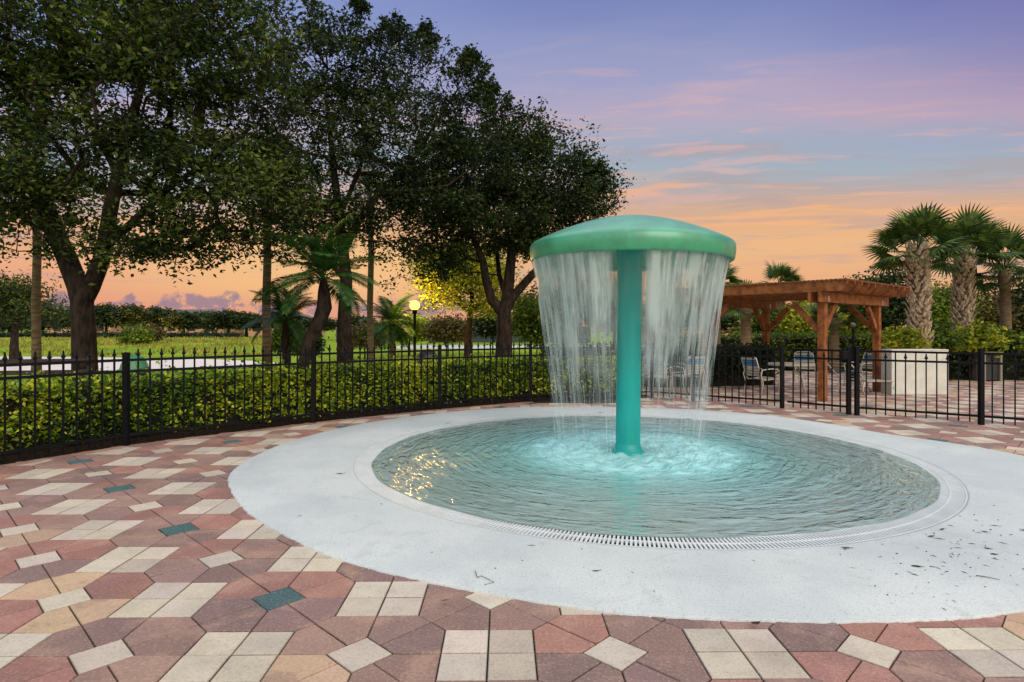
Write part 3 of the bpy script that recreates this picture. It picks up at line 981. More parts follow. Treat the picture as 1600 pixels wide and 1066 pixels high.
def make_tree(name, label, cat, base, limbs, limb_r, blobs, n_cl, per, size, lm, seed, spread=.26, shell=.6, group=None, bark='bark', rmin=.007, flat=.75, up=.35, tip=.0065, sprays=0, boughs=0, bough_r=1.0):
    rng = np.random.default_rng(seed)
    t = thing(name, base, label, cat, group)
    if boughs:
        bc_ = sample_blobs(blobs, boughs, rng, shell)
        bs_ = rng.uniform(.6, 1.3, boughs)
        pick = rng.choice(boughs, n_cl, p=bs_ ** 2 / (bs_ ** 2).sum())
        tg = bc_[pick] + rng.normal(size=(n_cl, 3)) * np.array([.36, .36, .17]) * bs_[pick][:, None] * bough_r
    else:
        tg = sample_blobs(blobs, n_cl, rng, shell)
    A, par, wt, n0 = grow(limbs, tg, rng)
    rad = tip * np.power(np.maximum(wt, 1), .46)
    # the given limbs keep their measured thickness
    i = 0
    lim = np.zeros(len(A))
    hs = A[:n0]
    k = 0
    for pl, (r0, r1) in zip(limbs, limb_r):
        n = sum(max(1, int(np.linalg.norm(np.array(b) - np.array(a)) / .3)) for a, b in zip(pl[:-1], pl[1:])) + (1 if k == 0 else 0)
        lim[k:k + n] = np.linspace(r0, r1, n); k += n
    rad = np.where(lim > 0, lim, np.minimum(rad, .09))
    mb = MB()
    kids = {}
    for q, p in enumerate(par):
        if p >= 0: kids.setdefault(int(p), []).append(q)
    starts = [0] + []
    stack = [(0, [0])]
    while stack:
        node, chain = stack.pop()
        while True:
            ch = kids.get(node, [])
            if not ch: break
            ch = sorted(ch, key=lambda c: -rad[c] * 1000 - wt[c])
            for o_ in ch[1:]:
                stack.append((o_, [node, o_]))
            node = ch[0]; chain.append(node)
        ch2 = [c for c in chain]
        rr = [float(rad[c]) for c in ch2]
        if len(ch2) > 1: rr[0] = min(rr[0], rr[1] * 1.25)
        keep = [q for q in range(len(ch2)) if rr[q] > rmin * .6]
        if len(keep) > 1:
            pts = [A[ch2[q]] for q in keep]; rk = [rr[q] for q in keep]
            mb.tube(pts, rk, 10 if rk[0] > .08 else (6 if rk[0] > .025 else 4), cap=False)
    # leaves gather around the branch ends and along the outer twigs
    if sprays:
        bb_ = np.array(blobs, float); kk = rng.choice(len(bb_), sprays); dd = rng.normal(size=(sprays, 3)); dd[:, 2] = np.abs(dd[:, 2]) * .9 + .1; dd /= np.linalg.norm(dd, axis=1)[:, None]
        sp0 = bb_[kk, :3] + dd * bb_[kk, 3:6] * .95; ln = rng.uniform(.25, 1.15, (sprays, 1)) * bb_[kk, 3:6].mean(1)[:, None] * .5
        ax = dd + np.array([0, 0, .5]) + rng.normal(size=(sprays, 3)) * .3; ax /= np.linalg.norm(ax, axis=1)[:, None]
        for q in range(sprays):
            mb2_p = [sp0[q] - ax[q] * .3, sp0[q] + ax[q] * ln[q] * .5, sp0[q] + ax[q] * ln[q]]
            mb.tube(mb2_p, [.009, .006, .003], 4, cap=False)
        pr = 22; tt_ = rng.random((sprays * pr, 1)) ** .8
        sc_ = np.repeat(sp0, pr, 0) + np.repeat(ax * ln, pr, 0) * tt_ + rng.normal(size=(sprays * pr, 3)) * (.09 * (1.15 - tt_))
    else: sc_ = np.zeros((0, 3))
    cent = np.repeat(tg, per, 0) + rng.normal(size=(n_cl * per, 3)) * np.array([spread, spread, spread * flat]) * rng.uniform(.5, 1.35, (n_cl, 1)).repeat(per, 0)
    mb.build('trunk', M[bark], t, True)
    cent = np.concatenate([cent, sc_])
    v, f = leaf_quads(cent, size, rng, up)
    link_mesh('crown', v, f, M[lm], t)
    return t


def blob(px, py, rpx, rpy, Y, ry, dY=0):
    p = atd(px, py, Y + dY); k = (Y + dY) / F
    return (p.x, p.y, p.z, rpx * k, ry, rpy * k)


# ------------------------------------------------------------------ near trees
Y1 = 10.6
def L_(Y, *pts): return [tuple(atd(x, y, Y + (d[0] if d else 0))) for x, y, *d in pts]
b1 = Vector(((134 - 800) * Y1 / F, Y1, -.02))
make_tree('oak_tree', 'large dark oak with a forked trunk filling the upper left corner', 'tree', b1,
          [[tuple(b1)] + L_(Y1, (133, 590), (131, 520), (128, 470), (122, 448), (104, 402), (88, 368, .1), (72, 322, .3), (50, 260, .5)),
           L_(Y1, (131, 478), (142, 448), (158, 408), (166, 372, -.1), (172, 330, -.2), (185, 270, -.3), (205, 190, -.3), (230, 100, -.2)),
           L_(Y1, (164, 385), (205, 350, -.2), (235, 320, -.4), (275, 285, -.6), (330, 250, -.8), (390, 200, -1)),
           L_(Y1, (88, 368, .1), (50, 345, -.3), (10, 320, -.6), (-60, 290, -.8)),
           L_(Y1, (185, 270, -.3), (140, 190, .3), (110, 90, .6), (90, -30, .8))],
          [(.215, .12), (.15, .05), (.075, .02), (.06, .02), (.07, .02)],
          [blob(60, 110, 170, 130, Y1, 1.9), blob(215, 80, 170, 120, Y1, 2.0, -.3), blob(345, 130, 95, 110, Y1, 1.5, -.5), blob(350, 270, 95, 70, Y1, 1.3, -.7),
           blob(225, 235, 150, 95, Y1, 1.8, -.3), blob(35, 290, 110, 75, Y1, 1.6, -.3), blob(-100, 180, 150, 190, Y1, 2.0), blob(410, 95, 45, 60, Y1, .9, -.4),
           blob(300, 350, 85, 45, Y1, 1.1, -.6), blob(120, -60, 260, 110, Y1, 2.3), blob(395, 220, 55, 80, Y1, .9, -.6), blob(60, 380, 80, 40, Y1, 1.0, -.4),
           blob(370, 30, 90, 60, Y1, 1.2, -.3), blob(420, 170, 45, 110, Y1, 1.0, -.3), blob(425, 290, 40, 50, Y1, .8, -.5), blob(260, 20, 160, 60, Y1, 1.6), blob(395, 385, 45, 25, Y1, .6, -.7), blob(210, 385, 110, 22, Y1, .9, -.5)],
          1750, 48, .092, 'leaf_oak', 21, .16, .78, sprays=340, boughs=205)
Y2 = 13.6
b2 = Vector(((538 - 800) * Y2 / F, Y2, -.02))
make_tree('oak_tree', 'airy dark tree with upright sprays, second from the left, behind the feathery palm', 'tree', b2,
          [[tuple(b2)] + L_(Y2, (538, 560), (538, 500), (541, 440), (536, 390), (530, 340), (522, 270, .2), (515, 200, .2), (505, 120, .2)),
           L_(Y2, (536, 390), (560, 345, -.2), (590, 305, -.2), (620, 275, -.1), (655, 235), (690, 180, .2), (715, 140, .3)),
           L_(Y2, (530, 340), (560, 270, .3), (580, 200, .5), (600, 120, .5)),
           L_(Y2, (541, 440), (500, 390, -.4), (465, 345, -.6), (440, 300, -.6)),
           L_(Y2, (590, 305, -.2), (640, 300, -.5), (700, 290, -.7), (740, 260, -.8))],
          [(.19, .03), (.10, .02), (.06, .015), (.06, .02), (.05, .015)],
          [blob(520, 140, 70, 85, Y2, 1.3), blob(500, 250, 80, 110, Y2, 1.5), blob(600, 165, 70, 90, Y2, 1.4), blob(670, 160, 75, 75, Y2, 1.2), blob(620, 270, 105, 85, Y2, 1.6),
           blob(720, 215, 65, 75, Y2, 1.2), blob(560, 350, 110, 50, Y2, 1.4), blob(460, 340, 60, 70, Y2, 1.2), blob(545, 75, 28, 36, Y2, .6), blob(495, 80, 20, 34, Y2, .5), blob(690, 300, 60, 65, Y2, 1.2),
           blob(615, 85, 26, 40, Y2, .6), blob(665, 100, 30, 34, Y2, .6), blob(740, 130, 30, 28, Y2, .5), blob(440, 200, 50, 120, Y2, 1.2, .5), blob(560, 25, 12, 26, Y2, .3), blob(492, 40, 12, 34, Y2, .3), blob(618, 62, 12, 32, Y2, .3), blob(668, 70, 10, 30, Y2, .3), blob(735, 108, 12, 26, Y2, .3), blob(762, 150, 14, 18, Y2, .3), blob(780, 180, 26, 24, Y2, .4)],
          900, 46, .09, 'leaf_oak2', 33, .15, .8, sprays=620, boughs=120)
Y3 = 15.6
b3 = Vector(((787 - 800) * Y3 / F, Y3, -.02))
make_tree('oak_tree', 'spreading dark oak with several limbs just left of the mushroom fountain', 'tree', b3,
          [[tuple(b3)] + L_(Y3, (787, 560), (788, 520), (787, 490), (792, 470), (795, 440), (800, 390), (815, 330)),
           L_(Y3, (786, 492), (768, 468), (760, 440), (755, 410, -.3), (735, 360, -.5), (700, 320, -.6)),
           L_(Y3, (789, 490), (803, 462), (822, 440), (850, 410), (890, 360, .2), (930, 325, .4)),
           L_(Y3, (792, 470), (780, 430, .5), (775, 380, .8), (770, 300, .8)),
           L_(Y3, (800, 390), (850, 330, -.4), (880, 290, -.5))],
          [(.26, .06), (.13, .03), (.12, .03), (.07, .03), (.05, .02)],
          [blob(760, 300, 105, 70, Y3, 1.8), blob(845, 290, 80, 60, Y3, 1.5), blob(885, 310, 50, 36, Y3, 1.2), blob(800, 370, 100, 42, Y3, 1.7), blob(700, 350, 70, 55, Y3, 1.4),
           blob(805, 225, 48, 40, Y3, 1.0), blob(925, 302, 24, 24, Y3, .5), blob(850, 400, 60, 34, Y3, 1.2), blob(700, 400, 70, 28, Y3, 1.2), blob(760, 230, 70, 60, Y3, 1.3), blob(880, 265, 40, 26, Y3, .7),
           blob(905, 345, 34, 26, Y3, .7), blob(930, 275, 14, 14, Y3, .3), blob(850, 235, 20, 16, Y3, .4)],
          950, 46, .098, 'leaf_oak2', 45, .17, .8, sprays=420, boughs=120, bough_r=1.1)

# trees lit by the lamp
Y4 = 22.5
b4 = Vector(((731 - 800) * Y4 / F, Y4, -.02))
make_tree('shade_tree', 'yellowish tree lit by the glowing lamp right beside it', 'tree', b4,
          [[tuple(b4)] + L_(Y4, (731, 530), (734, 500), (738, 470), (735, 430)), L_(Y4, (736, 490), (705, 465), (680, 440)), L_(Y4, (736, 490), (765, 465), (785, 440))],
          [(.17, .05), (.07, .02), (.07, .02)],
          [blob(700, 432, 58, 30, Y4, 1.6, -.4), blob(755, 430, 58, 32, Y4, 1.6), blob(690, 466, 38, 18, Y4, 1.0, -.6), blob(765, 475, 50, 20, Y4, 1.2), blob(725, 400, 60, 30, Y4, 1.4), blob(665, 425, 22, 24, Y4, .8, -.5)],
          560, 34, .12, 'leaf_yel', 51, .27, tip=.008)  # yellow leaf colour carries part of the lamp's glow
Y5 = 18.0
b5 = Vector(((828 - 800) * Y5 / F, Y5, -.02))
make_tree('shade_tree', 'small bright green tree between the multi limbed oak and the fountain', 'tree', b5,
          [[tuple(b5)] + L_(Y5, (829, 545), (830, 520), (830, 490))], [(.07, .03)],
          [blob(828, 495, 26, 36, Y5, .8), blob(842, 515, 22, 22, Y5, .7)], 230, 30, .12, 'leaf_mid', 53, .2)
Y6 = 27
b6 = Vector(((22 - 800) * Y6 / F, Y6, -.02))
make_tree('shade_tree', 'low dark tree at the left edge, beyond the slim palm trunk', 'tree', b6,
          [[tuple(b6)] + L_(Y6, (22, 540), (24, 510), (25, 480), (20, 455)), L_(Y6, (24, 505), (60, 480), (85, 470))],
          [(.2, .05), (.08, .02)],
          [blob(20, 480, 60, 30, Y6, 1.8), blob(-40, 470, 60, 45, Y6, 2), blob(70, 490, 26, 14, Y6, .8), blob(20, 450, 60, 20, Y6, 1.3), blob(95, 486, 16, 12, Y6, .6)], 520, 26, .14, 'leaf_oak', 55, .3)

# the row of trees beyond the pond
Yf = 78
protoF = None
rf = random.Random(8)
for i, (px, top, wd) in enumerate([(166, 480, 36), (205, 482, 40), (246, 477, 42), (287, 475, 44), (322, 478, 40), (357, 480, 42), (385, 488, 30), (120, 486, 40), (66, 488, 44), (15, 486, 46), (440, 490, 40), (500, 494, 44), (560, 494, 44), (612, 498, 40), (660, 494, 46), (712, 497, 42), (765, 494, 46), (815, 496, 44), (862, 494, 44)]):
    Yi = Yf + rf.uniform(-5, 6)
    x = (px - 800) * Yi / F
    zt = H + (HOR - top) * Yi / F
    if protoF is None:
        bb = Vector((0, 0, 0))
        protoF = make_tree('far_tree', 'dark round tree in the distant row beyond the pond', 'tree', bb,
                           [[(0, 0, 0), (0, 0, 1.2), (.1, 0, 2.2)], [(0, 0, 1.2), (-.8, .2, 2.4)], [(0, 0, 1.4), (.9, -.2, 2.5)]], [(.22, .08), (.1, .04), (.1, .04)],
                           [(0, 0, 3.0, 1.7, 1.7, .9), (-1.0, 0, 2.6, 1.1, 1.2, .8), (1.0, .1, 2.6, 1.1, 1.2, .8), (.1, 0, 3.5, 1.0, 1.0, .6), (0, 0, 1.9, 1.6, 1.6, .5)], 330, 14, .34, 'leaf_oak2', 60, .3,
                           group='trees in the distant row beyond the pond', tip=.012)
        o = protoF; o.location = (x, Yi, .45)
    else:
        o = dup(protoF, (x, Yi, .45), rf.uniform(0, 6))
    s_ = (zt - .45) / 4.2 * rf.uniform(.78, 1.15)
    sw = wd * Yi / F / 3.4 * rf.uniform(1.1, 1.6)
    o.scale = (sw, sw * rf.uniform(.8, 1.1), s_)
    o['label'] = 'dark round tree in the distant row beyond the pond'

# bushes on the bank and beyond the lawn
def bush(label, px, py0, rx, ry, Y, mname, seed, ncl=150, per=22, size=.16, group=None, zb=None):
    base = Vector(((px - 800) * Y / F, Y, 0 if zb is None else zb))
    zc = H + (HOR - py0) * Y / F
    k = Y / F
    return make_tree('bush', label, 'bush', base, [[tuple(base), (base.x, base.y, max(base.z + .1, zc - ry * k * .3)), (base.x + .05, base.y, zc)]], [(.05, .02)],
                     [(base.x, base.y, zc, rx * k, rx * k * .8, ry * k), (base.x - rx * k * .5, base.y - .1, zc - ry * k * .3, rx * k * .5, rx * k * .5, ry * k * .6), (base.x + rx * k * .5, base.y, zc - ry * k * .3, rx * k * .5, rx * k * .5, ry * k * .6)],
                     ncl, per, size, mname, seed, .12 + rx * k * .08, group=group)


bush('round green bush alone on the far pond bank', 214, 525, 24, 14, 46, 'leaf_mid', 70, 200, 24, .2, zb=.45)
bush('lighter bush leaning against the round one on the far bank', 232, 520, 22, 12, 49, 'leaf_brown', 71, 150, 22, .2, zb=.5)
bush('loose green bush on the lawn left of the dark leaning palm', 448, 528, 24, 22, 21, 'leaf_mid', 72, 170, 24, .13)
bush('dark bush on the lawn behind the leaning palm trunk', 480, 535, 20, 16, 24, 'leaf_dark', 73, 150, 22, .14)
bush('wide scrubby bush behind the small palm near the lamp', 570, 525, 32, 20, 30, 'leaf_brown', 74, 170, 22, .16)
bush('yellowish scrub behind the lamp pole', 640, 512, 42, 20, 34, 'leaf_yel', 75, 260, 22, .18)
bush('olive scrub under the lamp lit tree', 700, 515, 34, 20, 33, 'leaf_brown', 76, 240, 22, .18)
bush('dark scrub right of the lamp lit tree', 770, 508, 36, 20, 36, 'leaf_dark', 77, 240, 22, .2)

# low hedge line in front of the far houses
def hedge(name, label, line, width, z0, z1, lm, n, size, seed, core=True, wob=.06, up=.2, shade='core', cat='hedge'):
    rng = np.random.default_rng(seed)
    t = thing(name, (line[0].x, line[0].y, z0), label, cat)
    pts = resample(line, .25)
    P = np.array([(p.x, p.y) for p in pts]); d = np.gradient(P, axis=0); d /= np.linalg.norm(d, axis=1)[:, None]
    nr = np.c_[-d[:, 1], d[:, 0]]
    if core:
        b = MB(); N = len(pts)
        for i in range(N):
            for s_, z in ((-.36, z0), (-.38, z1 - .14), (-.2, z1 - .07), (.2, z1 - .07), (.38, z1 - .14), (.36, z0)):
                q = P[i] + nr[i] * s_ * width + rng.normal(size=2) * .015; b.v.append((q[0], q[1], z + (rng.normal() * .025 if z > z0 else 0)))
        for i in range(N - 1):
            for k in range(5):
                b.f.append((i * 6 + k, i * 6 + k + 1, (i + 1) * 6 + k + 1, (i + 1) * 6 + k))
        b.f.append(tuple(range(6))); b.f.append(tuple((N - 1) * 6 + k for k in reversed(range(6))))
        b.build('shade_core', M[shade], t)  # solid near-black core, painted shade inside the hedge
    i = rng.integers(0, len(pts), n); j = np.clip(i + 1, 0, len(pts) - 1)
    tt = rng.random((n, 1)); c = P[i] * (1 - tt) + P[j] * tt
    # sprigs: leaves gather in little bunches on the surface
    nb = n // 7
    bi = rng.integers(0, len(pts) - 1, nb); bt = rng.random((nb, 1)); bc = P[bi] * (1 - bt) + P[bi + 1] * bt; bn = nr[bi]
    u = rng.random(nb); hh = z1 - z0
    side = np.where(u < .62, -.5, np.where(u < .85, 0, .5)); top = side == 0
    off = np.where(top, rng.uniform(-.5, .5, nb), side + rng.normal(size=nb) * .05)
    zz = np.where(top, z1 - .04 + rng.normal(size=nb) * wob, z0 + .05 + rng.random(nb) ** .8 * (hh - .06))
    bc = bc + bn * (off * width)[:, None]
    cen = np.c_[bc, zz]
    cen = np.repeat(cen, 7, 0) + rng.normal(size=(nb * 7, 3)) * size * .55
    v, f = leaf_quads(cen, size, rng, up, .5)
    link_mesh('foliage', v, f, M[lm], t)
    return t


FH = offset_line(FENCE_L, .78)
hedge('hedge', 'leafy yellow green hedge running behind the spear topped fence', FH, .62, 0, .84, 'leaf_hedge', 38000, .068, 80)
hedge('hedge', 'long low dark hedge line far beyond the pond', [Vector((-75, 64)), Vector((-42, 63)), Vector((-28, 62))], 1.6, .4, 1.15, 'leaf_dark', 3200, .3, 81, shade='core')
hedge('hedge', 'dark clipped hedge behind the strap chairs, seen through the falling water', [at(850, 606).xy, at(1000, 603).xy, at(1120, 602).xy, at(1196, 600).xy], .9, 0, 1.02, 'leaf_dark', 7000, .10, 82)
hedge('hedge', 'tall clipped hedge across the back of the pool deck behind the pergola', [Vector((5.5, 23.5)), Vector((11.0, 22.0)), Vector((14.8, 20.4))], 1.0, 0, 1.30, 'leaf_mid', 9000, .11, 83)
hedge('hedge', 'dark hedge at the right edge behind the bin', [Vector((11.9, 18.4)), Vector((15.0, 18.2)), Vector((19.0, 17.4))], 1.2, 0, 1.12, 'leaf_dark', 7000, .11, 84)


# ------------------------------------------------------------------ palms
def fan_leaf():
    """one costapalmate leaf, petiole along +X, tips drooping"""
    b = MB(); rng = random.Random(3)
    n = 26; Lp = .72
    for i in range(n):
        a = R(-128 + 256 * i / (n - 1)); L = (.46 + .14 * math.cos(a * .7)) * rng.uniform(.92, 1.05)
        c = Vector((Lp, 0, -.02)); d = Vector((math.cos(a), math.sin(a), 0)); s = Vector((-d.y, d.x, 0))
        w0, w1 = .010, .032
        fold = .06 * abs(math.sin(a))
        pts = []
        for t_, wd in ((0, w0), (.42, w1), (.75, .019), (1.0, .002)):
            z = -.02 - fold * t_ - .30 * max(0, t_ - .45) ** 1.6 + (.05 * t_ if t_ < .5 else .025)
            p = c + d * L * t_ + Vector((0, 0, z)); pts.append((p - s * wd, p + s * wd))
        for (p0, p1), (q0, q1) in zip(pts[:-1], pts[1:]):
            b.quad(p0, p1, q1, q0)
    # weld each segment so that a leaf blade is one island
    return b


def add_petiole(b, Lp=.72):
    b.tube([(0, 0, 0), (Lp * .5, 0, .03), (Lp, 0, -.02)], [.018, .013, .009], 5)


def cabbage_palm(label, base, zc, tr, R0, nfr, seed, boots, lm='fan', bootmat='boot', group='cabbage palms'):
    rnd = random.Random(seed)
    t = thing('cabbage_palm', base, label, 'palm', group)
    bx, by = base.x, base.y
    b = MB()
    n = 16
    lean = rnd.uniform(-.1, .1)
    ax = lambda z: Vector((bx + lean * (z / zc) ** 2, by, z))
    prof = [(i / n) for i in range(n + 1)]
    b.tube([ax(-.05 + q * (zc + .05)) for q in prof], [tr * (.72 if boots else 1) * (1.12 - .2 * q + (.25 if (not boots and q > .86) else 0)) for q in prof], 14)
    b.build('trunk', M['palmbark'], t, True)
    if boots:
        bb = MB(); rows = int(zc / .115)
        for i in range(rows):
            z = .1 + i * .115
            for k in range(9):
                a = 2 * math.pi * (k + .5 * (i % 2)) / 9 + rnd.uniform(-.12, .12)
                e = Vector((math.cos(a), math.sin(a), 0)); s = Vector((-e.y, e.x, 0))
                o = ax(z) + e * tr * .66
                L = rnd.uniform(.16, .30); out = rnd.uniform(.07, .15)
                wv = rnd.uniform(.05, .075)
                slant = s * rnd.choice((-1, 1)) * L * .38
                tipp = o + Vector((0, 0, L)) + e * out + slant
                w2 = wv * .55
                k0 = len(bb.v)
                bb.v += [tuple(o - s * wv), tuple(o + s * wv), tuple(o + s * wv * .8 + e * .05), tuple(o - s * wv * .8 + e * .05),
                         tuple(tipp - s * w2), tuple(tipp + s * w2), tuple(tipp + s * w2 * .8 + e * .022), tuple(tipp - s * w2 * .8 + e * .022)]
                for q in ((3, 2, 6, 7), (0, 3, 7, 4), (2, 1, 5, 6), (4, 7, 6, 5), (1, 0, 4, 5)):
                    bb.f.append(tuple(k0 + m_ for m_ in q))
        bb.build('leaf_bases', M[bootmat], t)
    fb = fan_leaf(); add_petiole(fb)
    proto = None
    for i in range(nfr):
        az = i * 2.39996 + rnd.uniform(-.25, .25)
        el = R(84 - 108 * ((i + .5) / nfr) ** .9) + rnd.uniform(-.25, .25)
        sc = R0 / 1.2 * rnd.uniform(.85, 1.1)
        top = ax(zc) - Vector(base) + Vector((0, 0, rnd.uniform(-.12, .05)))
        m4 = Matrix.Translation(top) @ Matrix.Rotation(az, 4, 'Z') @ Matrix.Rotation(-el, 4, 'Y') @ Matrix.Rotation(rnd.uniform(-.6, .6), 4, 'X') @ Matrix.Diagonal((sc, sc, sc, 1))
        if proto is None:
            proto = link_mesh('frond', np.array(fb.v), fb.f, M[lm]); proto.parent = t; proto.matrix_local = m4
        else:
            copy_part(proto, t, m4)
    return t


def cp(px, Y): return Vector(((px - 800) * Y / F, Y, 0))


cabbage_palm('cabbage palm with a thick boot covered trunk behind the white wall, leftmost of three', cp(1437, 17), H + (HOR - 392) * 17 / F, .27, 1.30, 27, 1, True)
cabbage_palm('middle cabbage palm of three, its boot covered trunk rising out of the shrubs', cp(1503, 18.5), H + (HOR - 396) * 18.5 / F, .25, 1.32, 27, 2, True, bootmat='boot')
cabbage_palm('smooth trunked cabbage palm at the right edge, rightmost of three', cp(1572, 18.8), H + (HOR - 422) * 18.8 / F, .15, 1.38, 27, 3, False)
cabbage_palm('palm crown peeking over the pergola roof', cp(1221, 27), H + (HOR - 448) * 27 / F, .17, 1.2, 20, 4, False)
cabbage_palm('small yellowish palm seen through the pergola, in front of the clipped hedge', cp(1303, 20.6), H + (HOR - 497) * 20.6 / F, .15, .95, 26, 5, False, lm='fan_y')
cabbage_palm('palm partly behind the falling water left of the pergola', cp(1118, 22), H + (HOR - 440) * 22 / F, .16, 1.0, 20, 6, False)
cabbage_palm('slim palm seen under the left end of the pergola roof', cp(1166, 19.5), H + (HOR - 478) * 19.5 / F, .16, .9, 24, 7, False)


def feather_frond(L=1.2, nl=34, lw=.011, ll=.34, seed=1, arch=.55):
    b = MB(); rnd = random.Random(seed)
    pts = []
    for i in range(13):
        t_ = i / 12; pts.append(Vector((L * (t_ - .12 * t_ * t_), 0, arch * L * (t_ * .55 - t_ * t_ * 1.0))))
    b.tube(pts, [.011 * (1 - .8 * i / 12) for i in range(13)], 4)
    for i in range(nl):
        t_ = .14 + .85 * i / (nl - 1); k = t_ * 12; j = min(11, int(k)); p = pts[j].lerp(pts[j + 1], k - j); d = (pts[j + 1] - pts[j]).normalized()
        for s_ in (-1, 1):
            l = ll * math.sin(math.pi * (.18 + .78 * t_)) ** .7 * rnd.uniform(.85, 1.1)
            e = (d * .62 + Vector((0, s_, .12))).normalized(); n_ = d.cross(e).normalized() if s_ > 0 else e.cross(d).normalized()
            w_ = e.cross(n_).normalized() * lw
            q1 = p + e * l * .5 + Vector((0, 0, -.02 * l)); q2 = p + e * l + Vector((0, 0, -.26 * l))
            k0 = len(b.v); b.v += [tuple(p - w_ * .4), tuple(p + w_ * .4), tuple(q1 + w_), tuple(q1 - w_), tuple(q2)]
            b.f += [(k0, k0 + 1, k0 + 2, k0 + 3), (k0 + 3, k0 + 2, k0 + 4)]
    return b


def feather_palm(name, label, trunk, rad, L, nfr, seed, lm='pinnate', bark='bark', lo=-50, ll=.34, nl=34, cat='palm', group=None, lw=.011):
    rnd = random.Random(seed)
    base = Vector(trunk[0]); t = thing(name, base, label, cat, group)
    b = MB(); b.tube(trunk, rad, 10); b.build('trunk', M[bark], t, True)
    fb = feather_frond(L, nl, lw, ll, seed)
    proto = None; top = Vector(trunk[-1]) - base
    for i in range(nfr):
        az = i * 2.39996 + rnd.uniform(-.3, .3); el = R(80 - (80 - lo) * ((i + .5) / nfr)) + rnd.uniform(-.1, .1)
        sc = rnd.uniform(.82, 1.1)
        m4 = Matrix.Translation(top + Vector((0, 0, rnd.uniform(-.05, .05)))) @ Matrix.Rotation(az, 4, 'Z') @ Matrix.Rotation(-el, 4, 'Y') @ Matrix.Rotation(rnd.uniform(-.3, .3), 4, 'X') @ Matrix.Diagonal((sc, sc, sc, 1))
        if proto is None:
            proto = link_mesh('frond', np.array(fb.v), fb.f, M[lm]); proto.parent = t; proto.matrix_local = m4
        else:
            copy_part(proto, t, m4)
    return t


Yd = 10.2
gz = lambda px, Y: tuple(Vector(((px - 800) * Y / F, Y, -.02)))
feather_palm('date_palm', 'dark leaning feathery palm just behind the hedge, left of the second tree', [gz(462, Yd)] + L_(Yd, (473, 575), (484, 530), (500, 500), (507, 480), (506, 455), (505, 435)),
             [.10, .10, .11, .12, .13, .10, .05], 1.26, 22, 5, ll=.30, nl=44, lo=-25)
Ye = 12.6
feather_palm('date_palm', 'smaller feathery palm with drooping fronds left of the leaning palm', [gz(446, Ye)] + L_(Ye, (448, 560), (446, 530), (447, 500)), [.09, .09, .09, .05], .95, 20, 6, ll=.3, lo=-30)
Yg = 21
feather_palm('small_palm', 'small feathery palm on the lawn left of the glowing lamp', [gz(614, Yg)] + L_(Yg, (613, 540), (612, 505)), [.12, .10, .07], 1.35, 26, 7, ll=.42, lo=-45, bark='palmbark', lw=.02, nl=26)
# slim trunks that vanish up into the oaks
for (px, Y, r, top, lab, sd) in ((57, 12.8, .085, 250, 'slim palm with a bare pale trunk left of the forked oak', 8), (417, 14.6, .105, 290, 'slim palm trunk between the forked oak and the second tree', 9),
                                 (579, 17.5, .095, 300, 'slim palm trunk just right of the second tree', 10)):
    feather_palm('slim_palm', lab, [gz(px, Y)] + L_(Y, (px, 540), (px - 1, 480), (px + 1, 400), (px - 2, top)), [r * 1.25, r, r * .95, r * .9, r * .7], 1.7, 22, sd, ll=.4, lo=-30, bark='palmbark', nl=30)


# ------------------------------------------------------------------ trees behind the pool deck
def back_tree(label, px, Y, pyc, rx, ry, lm, seed, ncl=260, per=22, size=.17, name='background_tree', extra=()):
    base = Vector(((px - 800) * Y / F, Y, -.02)); k = Y / F; zc = H + (HOR - pyc) * k
    zb = max(.6, zc - ry * k * .8)
    bl = [(base.x, Y, zc, rx * k, 1.4, ry * k), (base.x - rx * k * .55, Y - .3, zc - ry * k * .35, rx * k * .5, 1.1, ry * k * .6), (base.x + rx * k * .55, Y + .2, zc - ry * k * .3, rx * k * .5, 1.1, ry * k * .6),
          (base.x, Y, max(.8, zc - ry * k * .8), rx * k * .8, 1.1, ry * k * .4)]
    for e in extra: bl.append(blob(e[0], e[1], e[2], e[3], Y, .8))
    return make_tree(name, label, 'tree', base, [[tuple(base), (base.x, Y, zb), (base.x + .1, Y, zc)], [(base.x, Y, zb), (base.x - rx * k * .4, Y, zc)], [(base.x, Y, zb), (base.x + rx * k * .4, Y, zc)]],
                     [(.12, .04), (.06, .02), (.06, .02)], bl, ncl, per, size, lm, seed, .3, tip=.009)


back_tree('dark dense tree far behind the left half of the falling water', 880, 30, 470, 55, 45, 'leaf_oak2', 100, 300)
back_tree('dark tree far behind the fountain pole', 960, 31, 478, 45, 34, 'leaf_dark', 101, 240)
back_tree('mid green tree far behind the right half of the falling water', 1050, 30, 480, 48, 30, 'leaf_mid', 102, 260)
back_tree('dark tree beside the falling water, left of the pergola', 1120, 29, 478, 40, 34, 'leaf_dark', 103, 240)
back_tree('pale green bushy tree behind the pergola, under its left half', 1190, 28, 500, 38, 28, 'leaf_mid', 104, 260)
back_tree('yellow green bushy tree seen between the pergola posts', 1255, 27, 496, 40, 28, 'leaf_yel', 105, 300)
back_tree('green bushy tree behind the right pergola post', 1335, 28, 498, 42, 26, 'leaf_yel', 106, 280)
back_tree('tall dark tree behind the right corner of the pergola roof', 1385, 27, 470, 44, 42, 'leaf_oak2', 107, 340, extra=((1352, 440, 14, 8), (1385, 438, 18, 8), (1410, 436, 14, 8)))
back_tree('mid green tree between the left and middle cabbage palms', 1470, 26, 480, 36, 40, 'leaf_mid', 108, 300)
back_tree('brownish thin tree between the middle and right cabbage palms', 1540, 27, 490, 36, 38, 'leaf_brown', 109, 280)
back_tree('dark green tree at the right edge behind the cabbage palms', 1600, 27, 470, 40, 50, 'leaf_oak2', 110, 320)
back_tree('brownish thin tree just outside the right edge', 1660, 27, 480, 40, 44, 'leaf_brown', 111, 240)
